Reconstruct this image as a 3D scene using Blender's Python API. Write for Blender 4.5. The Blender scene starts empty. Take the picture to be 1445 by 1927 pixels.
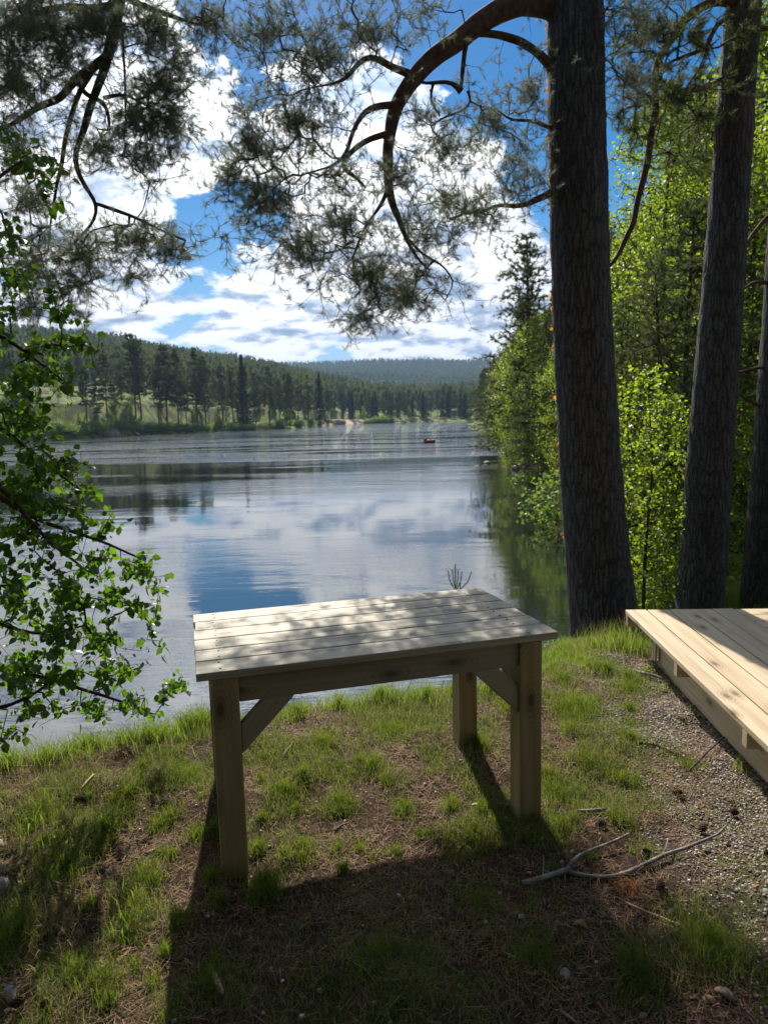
import bpy, bmesh, math, random
import numpy as np
from mathutils import Vector, Matrix
R = math.radians
rng = np.random.default_rng(7)
random.seed(7)
SC = bpy.context.scene
COL = SC.collection

# ------------------------------------------------------------------ camera
CF, CPITCH, CROLL, CZ = 1324.67, R(7.69), R(-1.4413), 1.56
cd = bpy.data.cameras.new("camera"); cam = bpy.data.objects.new("camera", cd); COL.objects.link(cam)
cd.sensor_fit = 'VERTICAL'; cd.sensor_height = 36.0; cd.lens = 36.0*CF/1927.0
cd.dof.use_dof = True; cd.dof.focus_distance = 2.9; cd.dof.aperture_fstop = 5.5; cd.clip_start = 0.05; cd.clip_end = 20000
_R0 = np.array([1, 0, 0.]); _F = np.array([0, math.cos(CPITCH), -math.sin(CPITCH)]); _U0 = np.array([0, math.sin(CPITCH), math.cos(CPITCH)])
_R = _R0*math.cos(CROLL)+_U0*math.sin(CROLL); _U = _U0*math.cos(CROLL)-_R0*math.sin(CROLL)
_C = np.array([0, 0, CZ])
m = Matrix(((_R[0], _U[0], -_F[0], 0), (_R[1], _U[1], -_F[1], 0), (_R[2], _U[2], -_F[2], CZ), (0, 0, 0, 1)))
cam.matrix_world = m
SC.camera = cam
def ray(x, y): return _F+_R*(x-722.5)/CF+_U*(963.5-y)/CF
def G(x, y, z=0.0):                      # point of the level plane z seen at a measured spot
    d = ray(x, y); return _C+d*(z-CZ)/d[2]
def P(x, y, d):                          # point at ground distance d
    r = ray(x, y); return _C+r*d/r[1]

# ------------------------------------------------------------------ sky + sun
SUN_EL, SUN_AZ = R(38.2), R(-7.5)
sdir = Vector((math.sin(SUN_AZ)*math.cos(SUN_EL), math.cos(SUN_AZ)*math.cos(SUN_EL), math.sin(SUN_EL)))
W = bpy.data.worlds.new("World"); SC.world = W; W.use_nodes = True
def N(nt, t, **k):
    n = nt.nodes.new(t)
    for a, b in k.items(): setattr(n, a, b)
    return n
def L(nt, a, b): nt.links.new(a, b)
def math_n(nt, op, a, b=None, c=None, clamp=False):
    n = N(nt, "ShaderNodeMath", operation=op, use_clamp=clamp)
    for i, v in enumerate((a, b, c)):
        if v is None: continue
        if isinstance(v, (int, float)): n.inputs[i].default_value = v
        else: L(nt, v, n.inputs[i])
    return n.outputs[0]
def vmath(nt, op, a, b=None):
    n = N(nt, "ShaderNodeVectorMath", operation=op)
    for i, v in enumerate((a, b)):
        if v is None: continue
        if isinstance(v, (tuple, list)): n.inputs[i].default_value = v
        else: L(nt, v, n.inputs[i])
    return n
def ramp(nt, fac, stops):
    n = N(nt, "ShaderNodeValToRGB"); e = n.color_ramp.elements
    while len(e) > 1: e.remove(e[-1])
    for i, (p, c) in enumerate(stops):
        x = e[0] if i == 0 else e.new(p)
        x.position = p; x.color = (c[0], c[1], c[2], 1) if not isinstance(c, (int, float)) else (c, c, c, 1)
    L(nt, fac, n.inputs[0]); return n.outputs[0]
def mixc(nt, fac, a, b, bt='MIX'):
    n = N(nt, "ShaderNodeMix", data_type='RGBA', blend_type=bt)
    for i, v in ((0, fac), (6, a), (7, b)):
        if isinstance(v, (int, float)): n.inputs[i].default_value = v
        elif isinstance(v, (tuple, list)): n.inputs[i].default_value = (v[0], v[1], v[2], 1)
        else: L(nt, v, n.inputs[i])
    return n.outputs[2]
def noise(nt, vec, scale, detail=4, rough=.55, dist=0.0):
    n = N(nt, "ShaderNodeTexNoise"); n.inputs['Scale'].default_value = scale; n.inputs['Detail'].default_value = detail
    n.inputs['Roughness'].default_value = rough; n.inputs['Distortion'].default_value = dist
    if vec is not None: L(nt, vec, n.inputs['Vector'])
    return n
def build_world():
    nt = W.node_tree; nt.nodes.clear()
    out = N(nt, "ShaderNodeOutputWorld"); bg = N(nt, "ShaderNodeBackground"); L(nt, bg.outputs[0], out.inputs[0])
    sk = N(nt, "ShaderNodeTexSky", sky_type='NISHITA', sun_disc=False)
    sk.sun_elevation = SUN_EL; sk.sun_rotation = SUN_AZ; sk.dust_density = 0.15; sk.ozone_density = 3.0; sk.altitude = 200
    hs = N(nt, "ShaderNodeHueSaturation"); hs.inputs['Saturation'].default_value = 1.5; hs.inputs['Value'].default_value = 0.84; hs.inputs['Hue'].default_value = 0.498
    L(nt, sk.outputs[0], hs.inputs['Color'])
    tc = N(nt, "ShaderNodeTexCoord"); nrm = vmath(nt, 'NORMALIZE', tc.outputs['Generated']).outputs[0]
    sep = N(nt, "ShaderNodeSeparateXYZ"); L(nt, nrm, sep.inputs[0])
    z = math_n(nt, 'ADD', math_n(nt, 'MAXIMUM', sep.outputs[2], 0.0), 0.24)
    cmb = N(nt, "ShaderNodeCombineXYZ"); L(nt, math_n(nt, 'DIVIDE', sep.outputs[0], z), cmb.inputs[0]); L(nt, math_n(nt, 'DIVIDE', sep.outputs[1], z), cmb.inputs[1])
    cmb.inputs[2].default_value = 3.7
    def field(vec):
        n1 = noise(nt, vec, 2.2, 2, .5); n2 = noise(nt, vec, 4.6, 10, .60, .2)
        return math_n(nt, 'ADD', math_n(nt, 'MULTIPLY', n1.outputs[0], .42), math_n(nt, 'MULTIPLY', n2.outputs[0], .70))
    f0 = field(cmb.outputs[0])
    # layout of the real sky: open blue gaps (-) and cloud banks (+), as directions
    acc = math_n(nt, 'ADD', f0, ramp(nt, sep.outputs[2], [(0.0, .12), (.28, .075), (.55, .02)]))
    blobs = [(430, 110, 70, -.26), (415, 432, 55, -.30), (600, 560, 60, -.16), (300, 480, 40, -.10), (380, 600, 40, -.10), (850, 610, 50, -.12), (890, 45, 110, -.26), (790, 365, 75, -.22), (575, 60, 80, -.2), (1015, 290, 90, -.22), (600, 420, 80, -.18), (500, 395, 60, -.16),
             (1200, 240, 120, -.2), (150, 430, 45, -.14), (640, 664, 24, -.14), (310, 612, 26, -.14), (715, 668, 20, -.12), (1230, -60, 220, -.2), (650, 490, 90, .15), (770, 500, 90, .14), (550, 505, 60, .10), (900, 480, 80, .12),
             (410, 230, 60, .14), (250, 260, 130, .10), (860, 215, 110, .24), (690, 255, 90, .22), (780, 290, 70, .14), (960, 400, 60, .16), (1000, 180, 60, .12),
             (460, 505, 80, .10), (300, 520, 120, .08), (760, 560, 120, .06), (900, 560, 90, .10), (420, -60, 150, .14), (60, 380, 130, .08)]
    for bx, by, br, w in blobs:
        d = ray(bx, by); d = d/np.linalg.norm(d); k = 2.0/((br*1.25/CF)**2)*.5
        dt = vmath(nt, 'DOT_PRODUCT', nrm, (float(d[0]), float(d[1]), float(d[2]))).outputs['Value']
        e = math_n(nt, 'EXPONENT', math_n(nt, 'MULTIPLY_ADD', dt, k, -k))
        acc = math_n(nt, 'MULTIPLY_ADD', e, w, acc)
    cov = ramp(nt, acc, [(0.575, 0.0), (0.615, .7), (0.68, 1.0)])
    # self shading: bright sunlit rims and billows, greyer thick bases
    f1 = field(vmath(nt, 'ADD', cmb.outputs[0], (-.02, .07, 0)).outputs[0])
    bil = noise(nt, cmb.outputs[0], 9, 6, .6, .4).outputs[0]
    thick = math_n(nt, 'ADD', math_n(nt, 'MULTIPLY', math_n(nt, 'SUBTRACT', f1, f0), 2.2), math_n(nt, 'MULTIPLY', math_n(nt, 'SUBTRACT', acc, .66), .35))
    thick = math_n(nt, 'MULTIPLY_ADD', math_n(nt, 'SUBTRACT', bil, .5), .75, thick)
    shade = ramp(nt, math_n(nt, 'ADD', thick, .36), [(0.28, (1.0, 1.0, 1.0)), (.39, (.88, .90, .94)), (.50, (.50, .57, .69)), (.62, (.29, .37, .50)), (.9, (.20, .27, .40))])
    sund = vmath(nt, 'DOT_PRODUCT', nrm, tuple(sdir)).outputs['Value']
    glow = math_n(nt, 'EXPONENT', math_n(nt, 'MULTIPLY_ADD', sund, 16.0, -16.0))
    cl = mixc(nt, 1.0, shade, (9.5, 9.5, 9.5), 'MULTIPLY')
    gl = vmath(nt, 'SCALE', cl); L(nt, math_n(nt, 'MULTIPLY_ADD', glow, 2.6, .97), gl.inputs['Scale'])
    hz = ramp(nt, sep.outputs[2], [(0.0, (.80)), (0.30, (.0))])
    skyc = mixc(nt, ramp(nt, sep.outputs[2], [(0.0, .80), (.12, .30), (0.28, .0)]), hs.outputs[0], (3.6, 5.6, 8.6))
    col = mixc(nt, cov, skyc, gl.outputs[0])
    L(nt, col, bg.inputs[0]); bg.inputs[1].default_value = 0.072
build_world()
sl = bpy.data.lights.new("sun", 'SUN'); sl.energy = 5.0; sl.angle = R(.55); sl.color = (1, .93, .82)
so = bpy.data.objects.new("sun", sl); COL.objects.link(so); so.rotation_euler = sdir.to_track_quat('Z', 'Y').to_euler(); so.location = (-20, 60, 50)
vs = SC.view_settings; vs.view_transform = 'Standard'; vs.look = 'None'; vs.exposure = 0.62; vs.gamma = 1; vs.use_curve_mapping = False
SC.cycles.max_bounces = 8; SC.cycles.transmission_bounces = 6; SC.cycles.diffuse_bounces = 3; SC.cycles.glossy_bounces = 3
SC.cycles.sample_clamp_indirect = 5.0; SC.cycles.sample_clamp_direct = 9.0; SC.cycles.use_denoising = True; SC.cycles.caustics_reflective = False; SC.cycles.caustics_refractive = False

# ------------------------------------------------------------------ object helpers
def tag(o, label=None, cat=None, group=None, kind=None):
    if label: o['label'] = label
    if cat: o['category'] = cat
    if group: o['group'] = group
    if kind: o['kind'] = kind
    return o
def thing(name, loc, label, cat, group=None, rz=0.0):
    o = bpy.data.objects.new(name, None); COL.objects.link(o); o.location = tuple(float(v) for v in loc); o.rotation_euler = (0, 0, rz)
    o.empty_display_size = .1
    return tag(o, label, cat, group)
def np_mesh(name, V, F, uv=None, smooth=False, attr=None):
    """V (n,3); F (m,3) or (m,4) or a list of such arrays"""
    me = bpy.data.meshes.new(name); V = np.asarray(V, np.float32)
    Fs = [f for f in (F if isinstance(F, (list, tuple)) else [F]) if len(f)]
    me.vertices.add(len(V)); me.vertices.foreach_set('co', V.ravel())
    li = np.concatenate([np.asarray(f, np.int32).ravel() for f in Fs]); tot = np.concatenate([np.full(len(f), f.shape[1], np.int32) for f in Fs])
    st = np.concatenate([[0], np.cumsum(tot)[:-1]]).astype(np.int32)
    me.loops.add(len(li)); me.loops.foreach_set('vertex_index', li)
    me.polygons.add(len(tot)); me.polygons.foreach_set('loop_start', st)
    try: me.polygons.foreach_set('loop_total', tot)
    except Exception: pass
    if smooth: me.polygons.foreach_set('use_smooth', np.ones(len(tot), bool))
    me.update(calc_edges=True)
    if attr:
        for k, a in attr.items():
            at = me.attributes.new(k, 'FLOAT', 'POINT'); at.data.foreach_set('value', np.asarray(a, np.float32))
    if uv is not None:
        u = me.uv_layers.new(name='UVMap'); u.data.foreach_set('uv', np.asarray(uv, np.float32).ravel())
    return me
def obj(name, me, mat, parent=None, loc=None):
    o = bpy.data.objects.new(name, me); COL.objects.link(o)
    if mat is not None and not me.materials: me.materials.append(mat)
    if parent is not None: o.parent = parent
    if loc is not None: o.location = tuple(float(v) for v in loc)
    return o
def copy_thing(root, loc, rz=0.0, sc=1.0, label=None, tilt=(0, 0)):
    r = root.copy(); COL.objects.link(r); r.location = tuple(float(v) for v in loc); r.rotation_euler = (tilt[0], tilt[1], rz)
    r.scale = (sc, sc, sc) if isinstance(sc, (int, float)) else sc
    if label: r['label'] = label
    for ch in list(root.children):
        c = ch.copy(); COL.objects.link(c); c.parent = r
        for g in list(ch.children):
            d = g.copy(); COL.objects.link(d); d.parent = c
    return r

# numpy value noise
def _h(i, j, s):
    n = (i*374761393+j*668265263+s*1442695041) & 0xffffffff
    n = ((n ^ (n >> 13))*1274126177) & 0xffffffff
    return ((n ^ (n >> 16)) & 0xffff)/65535.0
def vnoise(x, y, s=0):
    x = np.asarray(x, float); y = np.asarray(y, float)
    xi = np.floor(x).astype(np.int64); yi = np.floor(y).astype(np.int64); fx = x-xi; fy = y-yi
    fx = fx*fx*(3-2*fx); fy = fy*fy*(3-2*fy)
    a = _h(xi, yi, s); b = _h(xi+1, yi, s); c = _h(xi, yi+1, s); d = _h(xi+1, yi+1, s)
    return (a+(b-a)*fx)*(1-fy)+(c+(d-c)*fx)*fy
def fbm(x, y, o=4, s=0):
    r = 0; a = .5; t = 0
    for k in range(o): r = r+a*vnoise(np.asarray(x)*2**k, np.asarray(y)*2**k, s+k*17); t += a; a *= .5
    return r/t

# ------------------------------------------------------------------ terrain
WZ = -1.3
_sp = [G(0, 836, WZ), G(70, 831, WZ), G(150, 826, WZ), G(260, 819, WZ), G(400, 812.5, WZ), G(560, 806, WZ), G(640, 799, WZ), G(700, 797, WZ), G(760, 795.5, WZ), G(820, 793.5, WZ), G(880, 792.5, WZ)]
FX = np.array([-600, -200]+[p[0] for p in _sp]+[90, 300]); FY = np.array([20, 80]+[p[1] for p in _sp]+[300, 290])
SYy = np.array([0, 8, 10, 14, 20, 27, 31, 34, 37, 39.5, 41, 45, 54, 75, 120, 200, 280, 310, 4000]); SX = np.array([2.3, 2.5, 2.9, 3.7, 5.2, 6.9, 7.7, 7.9, 6.5, 6.6, 7.7, 8.3, 9.3, 12.2, 17, 24, 36, 90, 90])
def softp(t, w): return w*np.logaddexp(0, t/w)
def crest(x): return np.interp(x, [-8, -3, -1.87, -.9, -.45, 0, .8, 1.3, 2, 4], [1.3, 2.7, 3.12, 3.55, 3.72, 3.88, 4.1, 4.35, 4.8, 5.0])
def H(x, y):
    x = np.asarray(x, float); y = np.asarray(y, float)
    yc = crest(x)+.12*(fbm(x*2.1, y*2.1, 3, 5)-.5)
    sl_ = np.interp(x, [.5, 1.4], [.66, .27])
    hn = -sl_*softp(y-yc, .10)-.7*softp(y-6.3, .2)*np.interp(x, [1.4, 2.3], [1, .2])
    near = np.clip((14-y)/8, 0, 1)
    hn = hn+(.05*(fbm(x*1.3+3, y*1.3, 4, 11)-.5)+.060*(fbm(x*5.5, y*5.5, 4, 31)-.5))*near-.012*x*(x < 0)*0
    hn = np.maximum(hn, -3.2)
    sx = np.interp(y, SYy, SX); t = x-sx
    hr = np.interp(t, [-6, -2, -.3, 0, .5, 4, 14, 60, 200], [-3.2, -2.4, -1.5, -1.3, -.95, -.6, .2, 4, 10])+(fbm(x*.35, y*.35, 4, 71)-.5)*np.clip((t+.6)*.6, 0, 1)*.9
    hr = np.where(y < 5, hr-(5-y)*.5, hr); 
    yf = np.interp(x, FX, FY)+2.5*(fbm(x*.12, y*.0+3, 3, 91)-.5)
    q = (y-yf)*.75
    hf = np.interp(q, [-25, -4, 0, 1.5, 10, 40, 120], [-3.2, -2.2, -1.3, -.55, .3, 1.7, 5])+(fbm(x*.06, y*.06, 4, 41)-.5)*1.8*np.clip(q*.15, 0, 1)
    # hills: profile by bearing
    X = 722.5+CF*x/np.maximum(y, 1)
    eA = np.interp(X, [-900, -300, 0, 120, 250, 400, 560, 700, 850, 1100, 1800], [190, 215, 196, 182, 164, 130, 98, 66, 56, 72, 100])/CF
    eB = np.interp(X, [0, 450, 640, 720, 800, 900, 1100, 1800], [100, 104, 105, 105, 103, 101, 100, 125])/CF
    dz_a = 700*eA+CZ-15; dz_b = 1900*eB+CZ-12
    kk = (y-yf)/np.maximum(700-yf, 50)
    ha = np.where(kk < 1, 3+(dz_a-3)*np.clip(kk, 0, 1)**1.25, 0)
    k2 = np.clip((y-700)/1200, 0, 1)
    hb = dz_a+(dz_b-dz_a)*(k2**1.4)-.18*dz_a*np.sin(np.pi*np.clip(k2*2.2, 0, 1))
    hb = np.where(y > 1900, dz_b-(y-1900)*.06, hb)
    hh = np.where(kk < 1, ha, hb)+(fbm(x*.008, y*.008, 4, 51)-.5)*16*np.clip((kk-.1)*3, 0, 1)
    hf = np.where(q > 30, np.maximum(hf, hh), hf)
    return np.maximum(np.maximum(hn, hr), hf)
def h1(x, y): return float(H(np.array([x]), np.array([y]))[0])
def nrm_at(x, y, e=.04):
    gx = (H(x+e, y)-H(x-e, y))/(2*e); gy = (H(x, y+e)-H(x, y-e))/(2*e)
    n = np.stack([-gx, -gy, np.ones_like(gx)], -1); return n/np.linalg.norm(n, axis=-1, keepdims=True)
def hit(px, py, lift=0.0):                # where a measured line of sight meets the ground
    r = ray(px, py); t = np.linspace(.8, 12, 3000); q = _C+r[None]*t[:, None]
    below = q[:, 2] < H(q[:, 0], q[:, 1])+lift
    i = int(np.argmax(below)) if below.any() else len(t)-1
    if q[i][1] < 40 and q[i][2] < -.22 and q[i][0] < 1.0 and py < 1900: return hit(px, py+6, lift)
    return q[i]

# ------------------------------------------------------------------ materials
def mat_new(name):
    mt = bpy.data.materials.new(name); mt.use_nodes = True; nt = mt.node_tree; nt.nodes.clear()
    out = N(nt, "ShaderNodeOutputMaterial"); return mt, nt, out
def principled(nt, out, col, rough=.8, spec=.3, bump=None, bstr=.5, bdist=.01):
    b = N(nt, "ShaderNodeBsdfPrincipled"); L(nt, b.outputs[0], out.inputs[0])
    for k, v in (('Base Color', col), ('Roughness', rough)):
        if isinstance(v, (tuple, list)): b.inputs[k].default_value = (v[0], v[1], v[2], 1)
        elif isinstance(v, (int, float)): b.inputs[k].default_value = v
        else: L(nt, v, b.inputs[k])
    b.inputs['Specular IOR Level'].default_value = spec
    if bump is not None:
        bn = N(nt, "ShaderNodeBump"); bn.inputs['Strength'].default_value = bstr; bn.inputs['Distance'].default_value = bdist
        L(nt, bump, bn.inputs['Height']); L(nt, bn.outputs[0], b.inputs['Normal'])
    return b
def objco(nt): return N(nt, "ShaderNodeTexCoord").outputs['Object']
def geo_pos(nt): return N(nt, "ShaderNodeNewGeometry").outputs['Position']
def mapping(nt, vec, scale=(1, 1, 1), rot=(0, 0, 0)):
    n = N(nt, "ShaderNodeMapping"); n.inputs['Scale'].default_value = scale; n.inputs['Rotation'].default_value = rot; L(nt, vec, n.inputs[0]); return n.outputs[0]
def m_simple(name, c, rough=.8, var=.35, scale=30, spec=.2):
    mt, nt, out = mat_new(name); n = noise(nt, objco(nt), scale, 4)
    c0 = tuple(v*(1-var) for v in c); c1 = tuple(min(1, v*(1+var)) for v in c)
    principled(nt, out, ramp(nt, n.outputs[0], [(.3, c0), (.7, c1)]), rough, spec, n.outputs[0], .4, .004); return mt
def m_leaf(name, c0, c1, trans, tw=.5, rough=.45, spec=.35, island=True):
    mt, nt, out = mat_new(name)
    g = N(nt, "ShaderNodeNewGeometry"); rnd = g.outputs['Random Per Island']
    col = ramp(nt, rnd, [(0, c0), (1, c1)])
    tcol = mixc(nt, 1.0, ramp(nt, rnd, [(0, tuple(v*.75 for v in trans)), (1, trans)]), (1, 1, 1), 'MULTIPLY')
    b = principled(nt, out, col, rough, spec)
    t = N(nt, "ShaderNodeBsdfTranslucent"); L(nt, tcol, t.inputs[0])
    mx = N(nt, "ShaderNodeMixShader"); mx.inputs[0].default_value = tw
    L(nt, b.outputs[0], mx.inputs[1]); L(nt, t.outputs[0], mx.inputs[2]); L(nt, mx.outputs[0], out.inputs[0]); return mt
def m_wood(name, light, dark, knot, grey=0.0, mott=.25):
    mt, nt, out = mat_new(name)
    uv = N(nt, "ShaderNodeUVMap").outputs[0]
    warp = noise(nt, mapping(nt, uv, (1.3, 5, 1)), 1.0, 3)
    uvw = vmath(nt, 'ADD', uv, vmath(nt, 'MULTIPLY', warp.outputs[1], (.02, .035, 0)).outputs[0]).outputs[0]
    grain = noise(nt, mapping(nt, uvw, (1.3, 42, 1)), 1.0, 6, .65)
    broad = noise(nt, mapping(nt, uvw, (.9, 14, 1)), 1.0, 3, .5)
    tone = noise(nt, mapping(nt, uv, (.35, .35, 1)), 1.0, 2, .5)
    vo = N(nt, "ShaderNodeTexVoronoi", voronoi_dimensions="2D"); vo.inputs['Scale'].default_value = 1.0; L(nt, mapping(nt, uv, (3.4, 8.0, 1)), vo.inputs['Vector'])
    vs_ = N(nt, "ShaderNodeSeparateColor"); L(nt, vo.outputs['Color'], vs_.inputs[0])
    keep = math_n(nt, 'GREATER_THAN', vs_.outputs[0], .50)
    kd = math_n(nt, 'MULTIPLY', ramp(nt, vo.outputs['Distance'], [(.045, 1.0), (.09, .7), (.17, .28), (.34, 0.0)]), keep)
    kr = math_n(nt, 'SINE', math_n(nt, 'MULTIPLY', vo.outputs['Distance'], 75.0))
    g2 = math_n(nt, 'ADD', math_n(nt, 'MULTIPLY', grain.outputs[0], .55), math_n(nt, 'MULTIPLY', broad.outputs[0], .45))
    halo = math_n(nt, 'MULTIPLY', ramp(nt, vo.outputs['Distance'], [(.1, 1.0), (.45, 0.0)]), keep)
    g3 = math_n(nt, 'MULTIPLY_ADD', math_n(nt, 'MULTIPLY', kr, halo), .10, g2)
    c = ramp(nt, g3, [(.34, dark), (.56, light)])
    c = mixc(nt, math_n(nt, 'MULTIPLY', kd, .85), c, knot)
    c = mixc(nt, math_n(nt, 'MULTIPLY', ramp(nt, tone.outputs[0], [(.35, 1.0), (.65, 0.0)]), mott), c, tuple(v*.55 for v in dark))
    if grey: c = mixc(nt, math_n(nt, 'MULTIPLY', ramp(nt, broad.outputs[0], [(.35, 1.0), (.6, .2)]), grey), c, (.30, .29, .27))
    principled(nt, out, c, .62, .3, g3, .35, .003); return mt
def m_bark(name, dark, mid, orange, z0, z1, sc=1.0):
    """plated pine bark; the thin upper bark is orange (z0..z1 is where it begins)"""
    mt, nt, out = mat_new(name); co = objco(nt)
    mp = mapping(nt, co, (27*sc, 27*sc, 4.6*sc))
    wn = noise(nt, mp, .8, 5); mpw = vmath(nt, 'ADD', mp, vmath(nt, 'MULTIPLY', wn.outputs[1], (1.5, 1.5, 1.1)).outputs[0]).outputs[0]
    v = N(nt, "ShaderNodeTexVoronoi", feature='DISTANCE_TO_EDGE'); v.inputs['Scale'].default_value = 1.0; L(nt, mpw, v.inputs['Vector'])
    fine = noise(nt, mapping(nt, co, (30, 30, 60)), 1.0, 5, .65)
    ed = ramp(nt, v.outputs['Distance'], [(.0, 0.0), (.12, .6), (.45, 1.0)])
    hgt = math_n(nt, 'MULTIPLY_ADD', fine.outputs[0], .35, ed)
    c = mixc(nt, ed, tuple(v_*.6 for v_ in dark), ramp(nt, fine.outputs[0], [(.3, dark), (.7, mid)]))
    sp = N(nt, "ShaderNodeSeparateXYZ"); L(nt, co, sp.inputs[0])
    pat = noise(nt, mapping(nt, co, (4, 4, 1.2)), 1.0, 4)
    om = math_n(nt, 'MULTIPLY', ramp(nt, math_n(nt, 'DIVIDE', math_n(nt, 'SUBTRACT', sp.outputs[2], z0), max(z1-z0, .1)), [(0, 0.0), (1, 1.0)]), ramp(nt, pat.outputs[0], [(.42, 0.1), (.6, 1.0)]))
    c = mixc(nt, om, c, orange)
    principled(nt, out, c, .85, .15, hgt, 1.0, .012); return mt

MW_TABLE = m_wood("weathered_pine", (.56, .50, .38), (.30, .255, .18), (.07, .045, .025), .28)
MW_LEG = m_wood("treated_pine", (.44, .34, .175), (.27, .20, .09), (.06, .03, .012), .0, .2)
MW_APRON = m_wood("apron_pine", (.44, .37, .25), (.28, .225, .14), (.07, .04, .02), .25)
MW_DECK = m_wood("fresh_pine", (.66, .54, .37), (.43, .32, .19), (.13, .07, .03), .0, .2)
M_BARK1 = m_bark("bark_main", (.052, .050, .053), (.135, .130, .134), (.20, .10, .055), 5.2, 11)
M_BARK2 = m_bark("bark_side", (.052, .048, .049), (.13, .122, .122), (.24, .12, .06), 4.5, 9.0)
M_LIMB = m_simple("limb_bark", (.085, .05, .034), .85, .5, 22)
M_TWIG = m_simple("twig_bark", (.06, .042, .033), .85, .4, 20)
M_BIRCHTWIG = m_simple("birch_twig", (.07, .045, .035), .7, .3, 20)
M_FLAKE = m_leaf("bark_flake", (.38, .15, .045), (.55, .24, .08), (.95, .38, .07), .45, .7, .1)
M_NEEDLE = m_leaf("pine_needles", (.075, .092, .072), (.19, .21, .16), (.26, .30, .18), .4, .45, .35)
M_NEEDLE_MID = m_leaf("pine_needles_mid", (.045, .065, .028), (.10, .12, .05), (.22, .27, .07), .3, .6, .2)
M_NEEDLE_FAR = m_leaf("pine_needles_far", (.048, .070, .030), (.095, .118, .045), (.17, .20, .055), .25, .7, .1)
M_SPRUCE = m_leaf("spruce_needles", (.025, .040, .020), (.045, .062, .028), (.05, .07, .02), .2, .7, .1)
M_BIRCH = m_leaf("birch_leaves", (.018, .045, .007), (.05, .10, .014), (.20, .42, .02), .45, .38, .5)
M_ASPEN = m_leaf("aspen_leaves", (.024, .052, .008), (.08, .135, .016), (.46, .62, .035), .5, .45, .4)
M_ASPENFAR = m_leaf("bright_leaves", (.035, .07, .012), (.09, .14, .025), (.38, .48, .05), .45, .6, .2)
M_BUSH = m_leaf("bush_leaves", (.04, .085, .015), (.09, .14, .03), (.26, .40, .05), .45, .5, .3)
M_GRASS = m_leaf("grass_blades", (.020, .045, .008), (.12, .15, .03), (.32, .42, .04), .45, .55, .25)
M_GRASSB = m_leaf("bright_grass", (.04, .08, .014), (.11, .15, .03), (.32, .44, .05), .5, .5, .3)
M_STRAW = m_leaf("dry_grass", (.18, .13, .065), (.46, .36, .21), (.35, .27, .14), .3, .7, .15)
M_NLIT = m_leaf("needle_litter", (.06, .028, .017), (.44, .26, .16), (.2, .1, .05), .1, .7, .15)
M_PEB = m_simple("pebble", (.34, .31, .29), .75, .45, 9)
M_STONE = m_simple("stone", (.36, .34, .31), .8, .3, 14)
M_ROCK = m_simple("rock", (.20, .165, .135), .85, .45, 1.2)
M_CONE = m_simple("cone_scale", (.075, .048, .032), .8, .4, 60)
M_DEAD = m_simple("dead_wood", (.22, .20, .18), .8, .6, 25)
M_CHIP = m_simple("pale_wood", (.55, .42, .26), .7, .25, 60)
M_BROWNLEAF = m_simple("brown_leaf", (.26, .135, .06), .7, .3, 40)

def m_ground():
    mt, nt, out = mat_new("ground_soil"); pos = geo_pos(nt)
    a = N(nt, "ShaderNodeAttribute", attribute_name="green").outputs['Fac']; gr = N(nt, "ShaderNodeAttribute", attribute_name="gravel").outputs['Fac']
    sand = N(nt, "ShaderNodeAttribute", attribute_name="sand").outputs['Fac']
    n1 = noise(nt, pos, 9, 6, .65); n2 = noise(nt, pos, 60, 4, .7); n3 = noise(nt, pos, 2.2, 4, .6); n4 = noise(nt, pos, .35, 5, .6)
    soil = ramp(nt, n2.outputs[0], [(.3, (.014, .009, .006)), (.5, (.050, .029, .020)), (.72, (.17, .10, .068))])
    soil = mixc(nt, ramp(nt, n1.outputs[0], [(.45, 0.0), (.62, .8)]), soil, (.05, .033, .024))
    soil = mixc(nt, ramp(nt, n3.outputs[0], [(.5, 0.0), (.7, .45)]), soil, (.10, .10, .045))
    v = N(nt, "ShaderNodeTexVoronoi"); v.inputs['Scale'].default_value = 90; L(nt, pos, v.inputs['Vector'])
    vc = N(nt, "ShaderNodeSeparateColor"); L(nt, v.outputs['Color'], vc.inputs[0])
    grc = mixc(nt, ramp(nt, v.outputs['Distance'], [(.25, 0.0), (.6, 1.0)]), ramp(nt, vc.outputs[0], [(0, (.16, .13, .12)), (.6, (.30, .27, .25)), (1, (.45, .42, .40))]), (.06, .045, .04))
    soil = mixc(nt, gr, soil, grc)
    green = ramp(nt, n4.outputs[0], [(.3, (.025, .036, .010)), (.48, (.060, .085, .014)), (.60, (.17, .20, .025))])
    col = mixc(nt, a, soil, green)
    col = mixc(nt, sand, col, (.50, .40, .29))
    hgt = math_n(nt, 'ADD', n2.outputs[0], math_n(nt, 'MULTIPLY', n1.outputs[0], 1.5))
    principled(nt, out, col, .92, .1, hgt, .7, .02); return mt
M_GROUND = m_ground()
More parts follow.
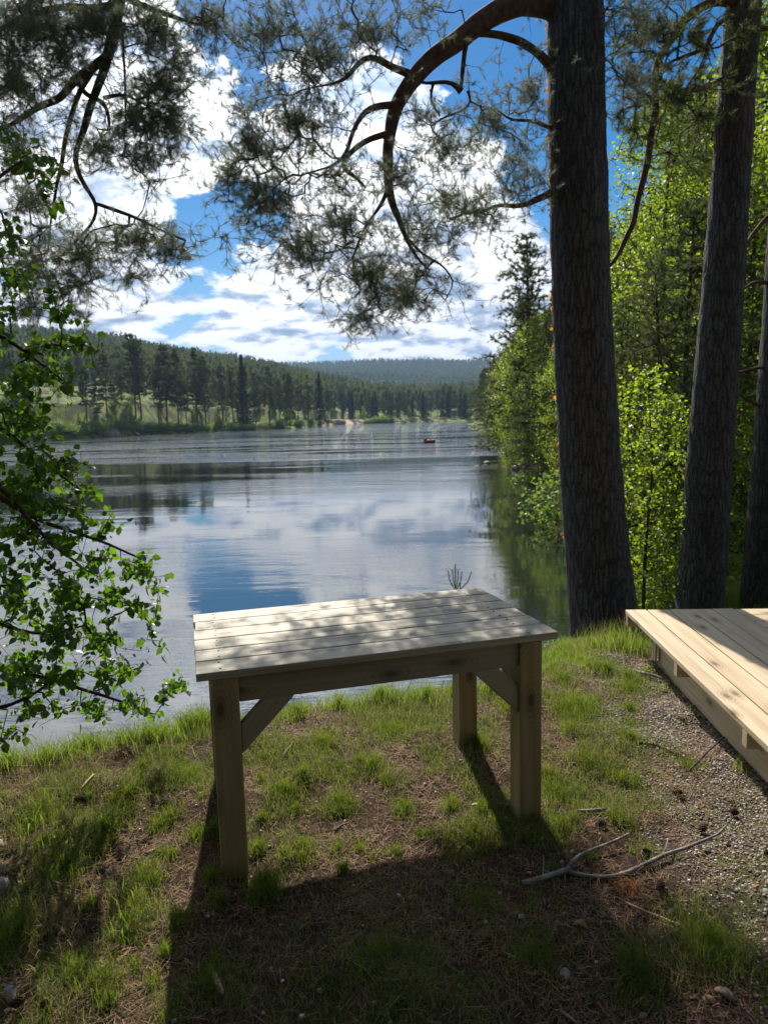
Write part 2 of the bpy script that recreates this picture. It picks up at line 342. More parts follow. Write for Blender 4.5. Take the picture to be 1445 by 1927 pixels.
def m_water():
    mt, nt, out = mat_new("river_water"); pos = geo_pos(nt)
    def rip(sx, sy, s, det, seed):
        mp = N(nt, "ShaderNodeMapping"); mp.inputs['Scale'].default_value = (sx, sy, 1); mp.inputs['Location'].default_value = (seed, seed*2, seed); mp.inputs['Rotation'].default_value = (0, 0, R(8)); L(nt, pos, mp.inputs[0])
        return noise(nt, mp.outputs[0], s, det, .55, .3).outputs[0]
    fine = rip(.8, 1.7, 7.0, 3, 1.3); med = rip(.35, 1.0, 2.1, 3, 5.1); big = rip(.12, .5, .7, 2, 9.3)
    patch = ramp(nt, rip(.06, .42, .42, 4, 3.3), [(.46, .0), (.60, 1.6)])
    band = ramp(nt, rip(.028, .17, 1.0, 5, 7.7), [(.45, .03), (.56, 1.0)])
    sep = N(nt, "ShaderNodeSeparateXYZ"); L(nt, pos, sep.inputs[0])
    far = math_n(nt, 'MULTIPLY', math_n(nt, 'SUBTRACT', sep.outputs[1], 26.0), 1/50., clamp=True)
    calm = math_n(nt, 'ADD', math_n(nt, 'MULTIPLY', patch, .95), .18)
    hgt = math_n(nt, 'MULTIPLY', math_n(nt, 'ADD', math_n(nt, 'MULTIPLY', fine, .0045), math_n(nt, 'MULTIPLY', med, .016)), calm)
    hgt = math_n(nt, 'ADD', hgt, math_n(nt, 'MULTIPLY', big, .014))
    far2 = math_n(nt, 'MULTIPLY', math_n(nt, 'SUBTRACT', sep.outputs[1], 130.0), 1/120., clamp=True)
    rap = math_n(nt, 'MULTIPLY', math_n(nt, 'MULTIPLY_ADD', band, far, math_n(nt, 'MULTIPLY', far2, .8)), math_n(nt, 'ADD', math_n(nt, 'MULTIPLY', med, .50), math_n(nt, 'MULTIPLY', fine, .07)))
    hgt = math_n(nt, 'ADD', hgt, rap)
    b = principled(nt, out, (.012, .017, .014), .0, .5, hgt, 1.0, .42)
    b.inputs['IOR'].default_value = 2.2; return mt
M_WATER = m_water()

# ------------------------------------------------------------------ ground sheet and water
def axis_pts(lo, hi, c0, c1, fine, grow):
    a = list(np.arange(c0, c1, fine)); s = fine; v = c1
    while v < hi: a.append(v); s *= grow; v += s
    a.append(hi); s = fine; v = c0-fine; b = []
    while v > lo: b.append(v); s *= grow; v -= s
    b.append(lo); return np.array(sorted(set(b+a)))
xs = axis_pts(-3800, 3800, -3.2, 4.2, .035, 1.05); ys = axis_pts(-60, 4200, .6, 7.0, .035, 1.033)
GX, GY = np.meshgrid(xs, ys); GZ = H(GX, GY)
nx, ny = len(xs), len(ys)
idx = np.arange(nx*ny).reshape(ny, nx)
Fq = np.stack([idx[:-1, :-1], idx[:-1, 1:], idx[1:, 1:], idx[1:, :-1]], -1).reshape(-1, 4)
Vg = np.stack([GX, GY, GZ], -1).reshape(-1, 3)
def gravel_mask(x, y): 
    cx = 1.55-.05*(4.3-y); return np.clip(1-np.abs(x-cx-.0)/.62, 0, 1)*np.clip((4.7-y)*2, 0, 1)*np.clip((y-1.2)*.8, 0, 1)*np.clip(.55+1.6*(fbm(x*3, y*3, 3, 8)-.35), 0, 1)
gx, gy = Vg[:, 0], Vg[:, 1]
farm = np.clip((gy-5)/3, 0, 1)
grn = np.maximum(farm, .35*np.clip((fbm(gx*2.4, gy*2.4, 3, 61)-.45)*4, 0, 1))
sandm = ((gx > G(640, 797, WZ)[0]) & (gx < G(700, 797, WZ)[0]) & (gy > 240) & (gy < 330) & (Vg[:, 2] < 1.2)).astype(float)
sandm = np.maximum(sandm, np.clip(1-np.hypot((gx-10.3)/1.6, (gy-58)/9), 0, 1)*1.5*(gy > 40)); sandm = np.clip(sandm, 0, .8)
cent = (GY[:-1, :-1]).reshape(-1)
at = {'green': grn, 'gravel': np.clip(gravel_mask(gx, gy)*1.6, 0, 1), 'sand': sandm}
o = obj("ground", np_mesh("ground", Vg, Fq[cent < 420], smooth=True, attr=at), M_GROUND); tag(o, kind="structure")
hills = obj("hills", np_mesh("hills", Vg, Fq[cent >= 420], smooth=True, attr=at), M_GROUND); tag(hills, kind="structure")
wv = np.array([[-900, 2.5, WZ], [400, 2.5, WZ], [400, 520, WZ], [-900, 520, WZ]], float)
o = obj("water", np_mesh("water", wv, np.array([[0, 1, 2, 3]])), M_WATER); tag(o, kind="structure")

# ------------------------------------------------------------------ boards
class BM:
    """collects bevelled boards with grain UVs into one mesh"""
    def __init__(s): s.b = bmesh.new(); s.uv = s.b.loops.layers.uv.new('UVMap')
    def board(s, size, loc, rz=0.0, ry=0.0, grain='x', bev=.003, warp=0.0, rx=0.0):
        t = bmesh.new(); bmesh.ops.create_cube(t, size=1.0)
        for v in t.verts: v.co = Vector((v.co.x*size[0], v.co.y*size[1], v.co.z*size[2]))
        if bev: bmesh.ops.bevel(t, geom=list(t.edges), offset=bev, segments=2, affect='EDGES', profile=.6)
        if warp:
            ax = 'xyz'.index(grain)
            ed = [e for e in t.edges if abs((e.verts[0].co-e.verts[1].co)[ax]) > size[ax]*.6]
            bmesh.ops.subdivide_edges(t, edges=ed, cuts=9, use_grid_fill=True)
            p = random.random()*9
            for v in t.verts:
                u = v.co[ax]; v.co.z += warp*math.sin(u*2.3+p)*.6; v.co[1-ax if ax < 2 else 1] += warp*.5*math.sin(u*3.1+p*2)
        s._merge(t, Matrix.Translation(loc) @ Matrix.Rotation(rz, 4, 'Z') @ Matrix.Rotation(ry, 4, 'Y') @ Matrix.Rotation(rx, 4, 'X'), grain)
    def prism(s, poly, y0, y1, mtx, bev=.003, gdir=(1, 0)):
        t = bmesh.new(); vs_ = [t.verts.new((p[0], y0, p[1])) for p in poly]; f = t.faces.new(vs_)
        r = bmesh.ops.extrude_face_region(t, geom=[f]); bmesh.ops.translate(t, vec=(0, y1-y0, 0), verts=[v for v in r['geom'] if isinstance(v, bmesh.types.BMVert)])
        bmesh.ops.recalc_face_normals(t, faces=t.faces)
        bmesh.ops.bevel(t, geom=list(t.edges), offset=bev, segments=1, affect='EDGES')
        s._merge(t, mtx, 'x', gdir)
    def _merge(s, t, mtx, grain, gdir=None):
        ou, ov = random.random()*40, random.random()*40
        mp = {}
        for v in t.verts: mp[v] = s.b.verts.new(mtx @ v.co)
        for f in t.faces:
            try: nf = s.b.faces.new([mp[v] for v in f.verts])
            except ValueError: continue
            n = f.normal
            for l, v in zip(nf.loops, f.verts):
                c = v.co
                if gdir: u = c.x*gdir[0]+c.z*gdir[1]; w = -c.x*gdir[1]+c.z*gdir[0]+c.y
                elif grain == 'x': u = c.x; w = c.y+c.z if abs(n.x) < .7 else c.z*.3+c.y*.5
                elif grain == 'y': u = c.y; w = c.x+c.z
                else: u = c.z; w = c.x+c.y
                l[s.uv].uv = (u+ou, w+ov)
        t.free()
    def build(s, name, mat, parent, smooth=False):
        bmesh.ops.recalc_face_normals(s.b, faces=s.b.faces)
        me = bpy.data.meshes.new(name); s.b.to_mesh(me); s.b.free(); return obj(name, me, mat, parent)

# table
def build_table():
    T = thing("wooden_table", (-.629, 2.215, 0), "weathered plank table on four square posts standing on the river bank", "table", rz=R(15.4))
    Lx, Wy, zt, th = 1.325, .753, .740, .028
    b = BM(); n = 6; w = Wy/n
    for i in range(n):
        dx = random.uniform(-.003, .003)
        b.board((Lx+random.uniform(-.004, .002), w-.0065, th), (Lx/2+dx, w*(i+.5), zt-th/2), warp=.0012)
    top = b.build("tabletop", MW_TABLE, T)
    s = BM()
    for i in range(n):
        for lx in (.075, .105, Lx-.105, Lx-.075):
            pass
    lw = .09
    LX = (.046, 1.325-.046-lw-.022); LY = (.006, Wy-.03-lw)
    for x in LX:
        for y in LY:
            g = BM(); g.board((lw, lw, .712+.06), (x+lw/2, y+lw/2, (.712-.06)/2), grain='z', bev=.004); g.build("leg", MW_LEG, T)
    x0, x1 = LX[0]+lw+.001, LX[1]-.001; ah = .092
    for y in (LY[0]+.012, LY[1]+lw-.012-.03):
        g = BM(); g.board((x1-x0, .03, ah), ((x0+x1)/2, y+.015, .7115-ah/2), grain='x'); g.build("apron", MW_APRON, T)
    y0, y1 = LY[0]+lw+.001, LY[1]-.001
    for x in (LX[0]+.012, LX[1]+lw-.042):
        g = BM(); g.board((.03, y1-y0, ah), (x+.015, (y0+y1)/2, .7115-ah/2), grain='y'); g.build("apron", MW_APRON, T)
    zb = .7115-ah-.0005; I = Matrix.Identity(4); bw = .10
    yb = LY[0]+.010
    A = .185
    g = BM(); g.prism([(x0, zb-A), (x0+A, zb), (x0+A-bw*1.05, zb), (x0, zb-A+bw*1.05)], yb, yb+.034, I, gdir=(.707, .707)); g.build("brace", MW_APRON, T)
    g = BM(); g.prism([(x1, zb-A), (x1, zb-A+bw*1.05), (x1-A+bw*1.05, zb), (x1-A, zb)], yb, yb+.034, I, gdir=(-.707, .707)); g.build("brace", MW_APRON, T)
    # side brace on the right, seen as a dark edge behind the front leg
    M2 = Matrix.Translation((LX[1]+lw-.045, 0, 0)) @ Matrix.Rotation(R(90), 4, 'Z')
    g = BM(); g.prism([(y0, zb-A), (y0+A, zb), (y0+A-bw, zb), (y0, zb-A+bw)], -.0, .03, M2, gdir=(.707, .707)); g.build("brace", MW_APRON, T)
    # screws
    msc = m_simple("dark_steel", (.05, .045, .04), .5, .3, 20); g = BM(); g.board((.007, .007, .003), (0, 0, 0), bev=.001); sme = g.build("screw", msc, top); sme.location = (.08, w*.5-.03, zt+.0002)
    for i in range(n):
        for lx in (.08, LX[1]+lw*.5):
            for dy in (-.03, .032):
                if i == 0 and lx == .08 and dy < 0: continue
                s2 = sme.copy(); COL.objects.link(s2); s2.parent = top; s2.location = (lx+random.uniform(-.004, .004), w*(i+.5)+dy, zt+.0002)
build_table()

# deck
def build_deck():
    zt = .28; c = G(1175, 1147, zt); e = G(1445, 1407, zt)
    ang = math.atan2(e[0]-c[0], -(e[1]-c[1]))   # planks run towards the viewer
    D = thing("wooden_deck", (c[0], c[1], 0), "low deck of fresh yellow pine planks beside the pines", "deck", rz=ang)
    # local: x to the right, y negative towards the viewer
    pw = .138; Ln = 3.9; th = .028; b = BM()
    for i in range(5): b.board((pw-.008, Ln, th), (pw*(i+.5), -Ln/2+random.uniform(-.004, .004), zt-th/2), grain='y', warp=.0015)
    b.build("border_planks", MW_DECK, D)
    b = BM(); k = 0; y = -pw/2
    while y > -Ln: b.board((2.4, pw-.008, th), (pw*5+1.2+.002, y, zt-th/2), grain='x', warp=.0015); y -= pw
    b.build("inner_planks", MW_DECK, D)
    zb = zt-th-.001
    b = BM(); b.board((.045, Ln-.34, .095), (.115, -.32-(Ln-.34)/2, zb-.0475), grain='y'); b.build("beam", MW_DECK, D)
    b = BM(); b.board((.12, Ln-.3, .14), (.17, -.33-(Ln-.3)/2, zb-.0965-.07), grain='y', bev=.006); b.build("bearer", MW_DECK, D)
    for yy in (-.03, -.92, -1.72, -2.5, -3.3):
        b = BM(); b.board((.085, .045, .07), (.0475, yy, zb-.035), grain='x'); b.build("joist_end", MW_DECK, D)
    b = BM(); b.board((.012, .05, .19), (.086, -.345, zb-.10), grain='z'); b.build("corner_board", MW_DECK, D)
    for x, yy in ((1.6, -.4), (2.9, -.4), (.25, -.42)):
        b = BM(); b.board((.1, .1, 1.1), (x, yy, zb-.56), grain='z'); b.build("post", MW_DECK, D)
    b = BM(); b.board((2.7, .045, .12), (1.72, -.12, zb-.06), grain='x'); b.build("rim_joist", MW_DECK, D)
build_deck()

# ------------------------------------------------------------------ plant geometry
def frames(d):
    d = d/np.maximum(np.linalg.norm(d, axis=-1, keepdims=True), 1e-9)
    ref = np.where(np.abs(d[..., 2:3]) < .9, np.array([0, 0, 1.]), np.array([1., 0, 0]))
    a = np.cross(d, ref); a /= np.maximum(np.linalg.norm(a, axis=-1, keepdims=True), 1e-9)
    return d, a, np.cross(d, a)
def tubes(A, B, ra, rb, k=4):
    d, u, v = frames(B-A); n = len(A)
    th = np.arange(k)*2*np.pi/k
    ring = u[:, None]*np.cos(th)[None, :, None]+v[:, None]*np.sin(th)[None, :, None]
    V = np.concatenate([A[:, None]+ring*ra[:, None, None], B[:, None]+ring*rb[:, None, None]], 1).reshape(-1, 3)
    base = np.arange(n)[:, None]*2*k; j = np.arange(k)[None]
    F = np.stack([base+j, base+(j+1) % k, base+k+(j+1) % k, base+k+j], -1).reshape(-1, 4)
    return V, F
def sweep(pts, rad, k=16, bumps=0.0, seed=0, flare=None):
    """one continuous tapered tube through the points"""
    pts = np.asarray(pts, float); rad = np.asarray(rad, float)
    t = np.gradient(pts, axis=0); t /= np.linalg.norm(t, axis=1, keepdims=True)
    u = np.cross(t[0], [0.3, 1, .2]); u /= np.linalg.norm(u); U = []
    for i in range(len(pts)):
        u = u-t[i]*(u@t[i]); u /= np.linalg.norm(u); U.append(u)
    U = np.array(U); Vv = np.cross(t, U); th = np.arange(k)*2*np.pi/k
    s = np.concatenate([[0], np.cumsum(np.linalg.norm(np.diff(pts, axis=0), axis=1))])
    rr = rad[:, None]*np.ones(k)[None]
    if bumps:
        cx = np.cos(th)[None]*rad[:, None]; cy = np.sin(th)[None]*rad[:, None]
        rr = rr+bumps*(fbm(cx*14+seed+s[:, None]*1.2, cy*14+s[:, None]*5, 3, seed)-.5)*2
        rr = rr+bumps*.8*(fbm(cx*40+seed, s[:, None]*14+cy*40, 2, seed+5)-.5)
    V = pts[:, None]+U[:, None]*(np.cos(th)[None, :, None]*rr[..., None])+Vv[:, None]*(np.sin(th)[None, :, None]*rr[..., None])
    n = len(pts); V = V.reshape(-1, 3); i = np.arange(n-1)[:, None]*k; j = np.arange(k)[None]
    F = np.stack([i+j, i+(j+1) % k, i+k+(j+1) % k, i+k+j], -1).reshape(-1, 4)
    V = np.vstack([V, pts[-1:]+t[-1]*rad[-1]]); b = (n-1)*k
    C3 = np.stack([b+np.arange(k), b+(np.arange(k)+1) % k, np.full(k, n*k)], -1)
    return V, [F, C3]
def resample(pts, rad, step, wob=0.0, seed=0):
    pts = np.asarray(pts, float); rad = np.asarray(rad, float)
    s = np.concatenate([[0], np.cumsum(np.linalg.norm(np.diff(pts, axis=0), axis=1))])
    n = max(3, int(s[-1]/step)+1); q = np.linspace(0, s[-1], n)
    # catmull style smoothing: interpolate then box filter
    P_ = np.stack([np.interp(q, s, pts[:, k]) for k in range(3)], 1); Rr = np.interp(q, s, rad)
    for _ in range(3):
        P_[1:-1] = (P_[:-2]+2*P_[1:-1]+P_[2:])/4
    if wob:
        for k in range(3): P_[:, k] += wob*(fbm(q*2.3+seed*3.1+k*7, q*0+k, 3, seed)-.5)*np.minimum(1, q/(.3))
    return P_, Rr
class Skel:
    """nodes joined to their nearest neighbour on the growing skeleton, radii from what they carry"""
    def __init__(s, cap=60000):
        s.p = np.zeros((cap, 3)); s.par = np.full(cap, -1); s.d = np.zeros((cap, 3)); s.r0 = np.zeros(cap); s.pl = np.zeros(cap); s.n = 0; s.term = []
    def add(s, p, par, r0=0.0):
        i = s.n; s.p[i] = p; s.par[i] = par; s.r0[i] = r0
        if par >= 0:
            d = s.p[i]-s.p[par]; l = np.linalg.norm(d); s.d[i] = d/max(l, 1e-6); s.pl[i] = s.pl[par]+l
        s.n += 1; return i
    def chain(s, pts, rad, par=-1):
        for p, r in zip(pts, rad): par = s.add(p, par, r)
        return par
    def nearest(s, a, bias=.15):
        d = np.linalg.norm(s.p[:s.n]-a, axis=1); return int(np.argmin(d+bias*s.pl[:s.n]*(d > 0))), d
    def grow(s, att, rg, step=.07, wob=.10, bend=.45, sag=0.0, bias=.12, order=True, minr=0.0):
        att = np.asarray(att)
        if order:
            key = np.array([np.min(np.linalg.norm(s.p[:s.n:max(1, s.n//150)]-a, axis=1)) for a in att]); att = att[np.argsort(key+rg.uniform(0, .15, len(key)))]
        for a in att:
            dd = np.linalg.norm(s.p[:s.n]-a, axis=1); j = int(np.argmin(dd+bias*s.pl[:s.n])); dist = dd[j]
            if dist < .03 or s.n > len(s.p)-80: continue
            k = max(1, int(round(dist/step))); p0 = s.p[j]; c = p0+s.d[j]*dist*bend+rg.normal(0, wob*dist, 3)+np.array([0, 0, sag*dist])
            par = j
            for t in np.arange(1, k+1)/k:
                q = (1-t)**2*p0+2*t*(1-t)*c+t*t*a+(rg.normal(0, step*.13, 3) if t < 1 else 0)
                par = s.add(q, par)
            s.term.append(par)
    def radii(s, tip=.0022, ex=.42):
        n = s.n; cnt = np.zeros(n); cnt[s.term] += 1
        for i in range(n-1, 0, -1):
            if s.par[i] >= 0: cnt[s.par[i]] += cnt[i]
        r = tip*np.maximum(cnt, 1)**ex; s.cnt = cnt; return np.maximum(r, s.r0[:n])
    def mesh(s, r, k=4, skip_guided=True, maxr=None):
        i = np.arange(s.n); i = i[(s.par[:s.n] >= 0)]
        if skip_guided: i = i[s.r0[i] <= 0]
        pa = s.par[i]; rp = np.minimum(r[pa], r[i]*1.35)
        return tubes(s.p[pa], s.p[i], rp, r[i], k)
def needles(pos, dr, rg, per=30, ln=.05, w=.0026, spread=.75, along=.08, jit=.25):
    n = len(pos); d = np.repeat(dr/np.maximum(np.linalg.norm(dr, axis=1, keepdims=True), 1e-6), per, 0); N_ = n*per
    base = np.repeat(pos, per, 0)-d*rg.uniform(0, along, (N_, 1))
    v = rg.normal(0, 1, (N_, 3)); v -= d*np.sum(v*d, 1, keepdims=True); v /= np.linalg.norm(v, axis=1, keepdims=True)
    ang = rg.normal(spread, jit, (N_, 1)); nd = d*np.cos(ang)+v*np.sin(ang)
    l = ln*rg.uniform(.7, 1.15, (N_, 1)); sd = np.cross(nd, rg.normal(0, 1, (N_, 3))); sd /= np.maximum(np.linalg.norm(sd, axis=1, keepdims=True), 1e-6)
    V = np.stack([base-sd*w/2, base+sd*w/2, base+nd*l], 1).reshape(-1, 3)
    return V, np.arange(N_*3).reshape(-1, 3)
LEAF = np.array([[0, 0, 0], [-.40, .36, .07], [-.27, .72, .05], [0, 1.05, -.10], [.27, .72, .05], [.40, .36, .07], [0, .5, -.02]])
LEAFF = np.array([[0, 6, 1], [1, 6, 2], [2, 6, 3], [3, 6, 4], [4, 6, 5], [5, 6, 0]])
LEAF4 = np.array([[0, 0, 0], [-.42, .45, .05], [0, 1.0, -.05], [.42, .45, .05]]); LEAF4F = np.array([[0, 2, 1], [0, 3, 2]])
def leaves(pos, rg, size=.045, droop=.6, simple=False, spread=1.0):
    n = len(pos); T_, F_ = (LEAF4, LEAF4F) if simple else (LEAF, LEAFF)
    y = rg.normal(0, spread, (n, 3))+np.array([0, 0, -droop*1.3]); y /= np.linalg.norm(y, axis=1, keepdims=True)
    x = np.cross(y, rg.normal(0, 1, (n, 3))); x /= np.maximum(np.linalg.norm(x, axis=1, keepdims=True), 1e-6); z = np.cross(x, y)
    s = size*rg.uniform(.45, 1.25, (n, 1, 1))
    V = pos[:, None]+s*(T_[None, :, 0:1]*x[:, None]+T_[None, :, 1:2]*y[:, None]+T_[None, :, 2:3]*z[:, None])
    F = (np.arange(n)[:, None, None]*len(T_)+F_[None]).reshape(-1, 3); return V.reshape(-1, 3), F
def cat(*ms):
    V = []; F = {3: [], 4: []}; o_ = 0
    for v, f in ms:
        V.append(v)
        for q in (f if isinstance(f, (list, tuple)) else [f]):
            if len(q): F[q.shape[1]].append(np.asarray(q)+o_)
        o_ += len(v)
    return np.vstack(V), [np.vstack(F[k]) for k in (3, 4) if F[k]]
def blob_pts(rg, blobs, dens=1.0):
    """attractors inside foliage masses given as (px, py, rx, ry, distance, thickness, count)"""
    out = []
    for (x, y, rx, ry, d, dt, n) in blobs:
        n = int(n*dens); a = rg.uniform(0, 2*np.pi, n); q = np.minimum(np.abs(rg.normal(0, .62, n)), 1.5)
        for aa, qq in zip(a, q): out.append(P(x+rx*qq*math.cos(aa), y+ry*qq*math.sin(aa), d+rg.uniform(-dt, dt)))
    return np.array(out)
def pathP(pts, d0, d1): 
    n = len(pts); return [P(x, y, d0+(d1-d0)*i/max(n-1, 1)) for i, (x, y) in enumerate(pts)]

def foliage_tips(sk, rg, extra=1.0, back=3):
    """terminal nodes and a few nodes behind each"""
    pos = []; dr = []
    for t in sk.term:
        i = t; pos.append(sk.p[i]); dr.append(sk.d[i])
        for b in range(back):
            i = sk.par[i]
            if i < 0 or sk.r0[i] > 0: break
            if rg.uniform() < extra:
                v = sk.d[i]+rg.normal(0, .8, 3); pos.append(sk.p[i]+v/np.linalg.norm(v)*rg.uniform(.02, .08)); dr.append(v)
    return np.array(pos), np.array(dr)

# ------------------------------------------------------------------ the big pine over the table
def big_pine():
    D0 = 6.2; rg = np.random.default_rng(11)
    base = P(1137, 1222, D0); base[2] = h1(base[0], base[1])-.05
    T = thing("pine_tree", base, "large dark pine trunk just behind the table with a big arching limb to the left", "tree", group="old pines on the near bank")
    cl = [(1139, 1232, 70), (1137, 1200, 66), (1133, 1140, 62), (1125, 1060, 59), (1116, 960, 57.5), (1107, 820, 55.5), (1099, 700, 54.5), (1093, 540, 53.5), (1089, 400, 53), (1084, 200, 52.5), (1082, 60, 52.5), (1080, -150, 51), (1077, -420, 48), (1072, -800, 44), (1068, -1400, 37), (1066, -2200, 28), (1066, -3200, 16)]
    pts = []; rad = []
    for x, y, w in cl:
        p = P(x, y, D0); pts.append(p); rad.append(w/CF*float((p-_C)@_F))
    pts[0][2] -= .25
    q, r = resample(pts, rad, .045, .0)
    V, F = sweep(q, r, 44, .013, 3); obj("trunk", np_mesh("trunk", V-base, F, smooth=True), M_BARK1, T)
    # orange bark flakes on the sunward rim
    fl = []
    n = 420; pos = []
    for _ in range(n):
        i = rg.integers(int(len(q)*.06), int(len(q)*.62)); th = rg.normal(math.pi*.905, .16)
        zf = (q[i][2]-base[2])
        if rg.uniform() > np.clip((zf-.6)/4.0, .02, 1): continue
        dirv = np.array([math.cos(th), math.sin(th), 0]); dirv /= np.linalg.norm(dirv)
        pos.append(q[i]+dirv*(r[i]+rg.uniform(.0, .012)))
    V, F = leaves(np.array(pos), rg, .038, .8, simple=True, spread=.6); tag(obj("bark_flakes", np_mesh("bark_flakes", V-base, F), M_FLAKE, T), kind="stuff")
    limbs = []
    sk = Skel(120000)
    def limb(px, w, d0, d1, name="limb", wob=.05, k=12, nm=True):
        p = pathP(px, d0, d1); rr = [ww/2/CF*float((a-_C)@_F) for a, ww in zip(p, w)]
        qq, r_ = resample(p, rr, .05, wob, len(limbs)+1); limbs.append((qq, r_))
        V, F = sweep(qq, r_, k, .006 if r_[0] > .03 else .002, len(limbs)); obj(name, np_mesh(name, V-base, F, smooth=True), M_LIMB, T)
        sk.chain(qq, r_); return qq
    limb([(1060, 12), (1020, 4), (985, 4), (940, 16), (900, 42), (860, 76), (812, 112), (780, 145), (752, 185), (737, 225), (729, 280), (730, 330), (735, 375), (750, 412), (765, 452), (785, 490), (808, 508)],
         [58, 50, 46, 42, 38, 36, 34, 32, 28, 25, 20, 17, 14, 10, 8, 6, 4], 6.2, 5.3, wob=.03)
    limb([(1050, 145), (1030, 118), (1005, 92), (965, 72), (925, 62), (893, 60), (875, 68)], [22, 17, 15, 14, 13, 11, 8], 6.15, 5.95, wob=.02)
    limb([(880, 66), (873, 100), (870, 140), (868, 162)], [11, 9, 8, 7], 5.95, 5.9, wob=.02)
    limb([(868, 172), (855, 152), (835, 154), (815, 158), (795, 162), (778, 150)], [14, 8, 7, 6, 5, 5], 5.9, 5.8, wob=.02)
    limb([(815, 158), (808, 180), (812, 200), (828, 218)], [6, 5, 4, 3], 5.85, 5.7, wob=.02)
    limb([(880, 172), (890, 188), (882, 205), (855, 215), (830, 222), (812, 238)], [5, 4, 4, 4, 3, 3], 5.85, 5.7, wob=.02)
    limb([(768, 138), (740, 128), (715, 110), (693, 104), (672, 120), (655, 145), (640, 150), (612, 162), (585, 160), (560, 170)], [15, 12, 11, 10, 9, 8, 6, 5, 4, 3], 5.7, 5.4, wob=.04)
    limb([(738, 198), (705, 200), (682, 214), (662, 245), (652, 285), (630, 310), (600, 318), (560, 330)], [14, 12, 10, 8, 7, 6, 4, 3], 5.6, 5.1, wob=.04)
    limb([(728, 252), (700, 258), (675, 272), (652, 292), (641, 308), (650, 322), (672, 330), (690, 350)], [13, 12, 10, 9, 8, 8, 6, 4], 5.55, 5.2, wob=.03)
    limb([(731, 350), (720, 385), (700, 410), (680, 440), (668, 480)], [9, 7, 5, 4, 3], 5.4, 5.1, wob=.04)
    limb([(770, 452), (792, 478), (830, 500), (850, 530)], [6, 5, 4, 3], 5.3, 5.1, wob=.04)
    limb([(1036, 362), (1000, 382), (960, 390), (930, 382), (905, 400), (880, 395), (850, 410)], [14, 11, 9, 7, 5, 4, 3], 6.1, 5.7, wob=.05)
    limb([(1034, 240), (1000, 225), (965, 228), (935, 205)], [8, 6, 5, 3], 6.15, 5.9, wob=.05)
    # higher limbs, out of the frame: the crown that shades the bank
    for (a, b, d1) in (((1075, -260), (700, -330), 5.9), ((1075, -200), (560, -120), 5.6), ((1075, -500), (760, -640), 6.6), ((1075, -420), (1400, -520), 6.4), ((1080, -120), (1330, -210), 5.7)):
        mid = ((a[0]+b[0])/2, min(a[1], b[1])-60); limb([a, mid, b], [26, 18, 6], 6.2, d1, wob=.2, k=8)
    bl = [(600, 110, 130, 110, 5.5, .35, 230), (500, 60, 90, 70, 5.3, .3, 90), (700, 60, 120, 70, 5.6, .3, 110), (560, 230, 130, 110, 5.2, .3, 260), (470, 270, 70, 110, 5.1, .3, 130), (500, 380, 100, 110, 5.0, .3, 230), (560, 470, 90, 70, 5.0, .3, 120),
          (650, 420, 90, 90, 5.0, .3, 130), (700, 520, 110, 80, 5.0, .3, 190), (760, 560, 110, 60, 5.1, .3, 120), (680, 600, 60, 40, 5.0, .2, 45), (800, 450, 90, 90, 5.2, .3, 110), (840, 380, 80, 80, 5.4, .3, 80),
          (900, 400, 80, 60, 5.7, .25, 95), (960, 360, 70, 60, 5.9, .25, 60), (840, 280, 110, 60, 5.6, .3, 110), (800, 220, 80, 50, 5.6, .2, 50), (930, 230, 90, 90, 5.9, .3, 120), (1000, 170, 50, 110, 6.0, .2, 90), (970, 300, 60, 60, 6.0, .2, 45), (1000, 330, 40, 60, 6.1, .2, 35), (740, 330, 90, 60, 5.3, .25, 60),
          (430, 330, 40, 60, 5.0, .25, 40), (640, 330, 90, 60, 5.1, .2, 60), (1200, 40, 90, 90, 5.9, .4, 110), (1190, 150, 70, 80, 6.0, .4, 80), (800, 20, 50, 50, 5.7, .2, 25),
          (640, -60, 180, 70, 5.5, .4, 170), (820, -170, 200, 120, 5.8, .6, 100), (700, -420, 260, 160, 6.3, .7, 120), (560, -160, 120, 80, 5.6, .4, 60), (1330, -260, 150, 110, 6.0, .6, 80)]
    att = blob_pts(rg, bl, 1.5)
    sk.grow(att, rg, .06, .055, .18, -.04, .05)
    rr = sk.radii(.0011, .37); V, F = sk.mesh(rr, 4); obj("twigs", np_mesh("twigs", V-base, F), M_TWIG, T)
    p, d = foliage_tips(sk, rg, .5, 2); d = np.repeat(d, 4, 0)+rg.normal(0, .75, (len(d)*4, 3))+[0, 0, .3]; p = np.repeat(p, 4, 0)+d/np.linalg.norm(d, axis=1, keepdims=True)*rg.uniform(.0, .055, (len(p)*4, 1))
    V, F = needles(p, d, rg, 22, .038, .0012, .5, .04); obj("crown", np_mesh("crown", V-base, F), M_NEEDLE, T)
    print("big pine shoots", len(p), "nodes", sk.n)
    return T
big_pine()

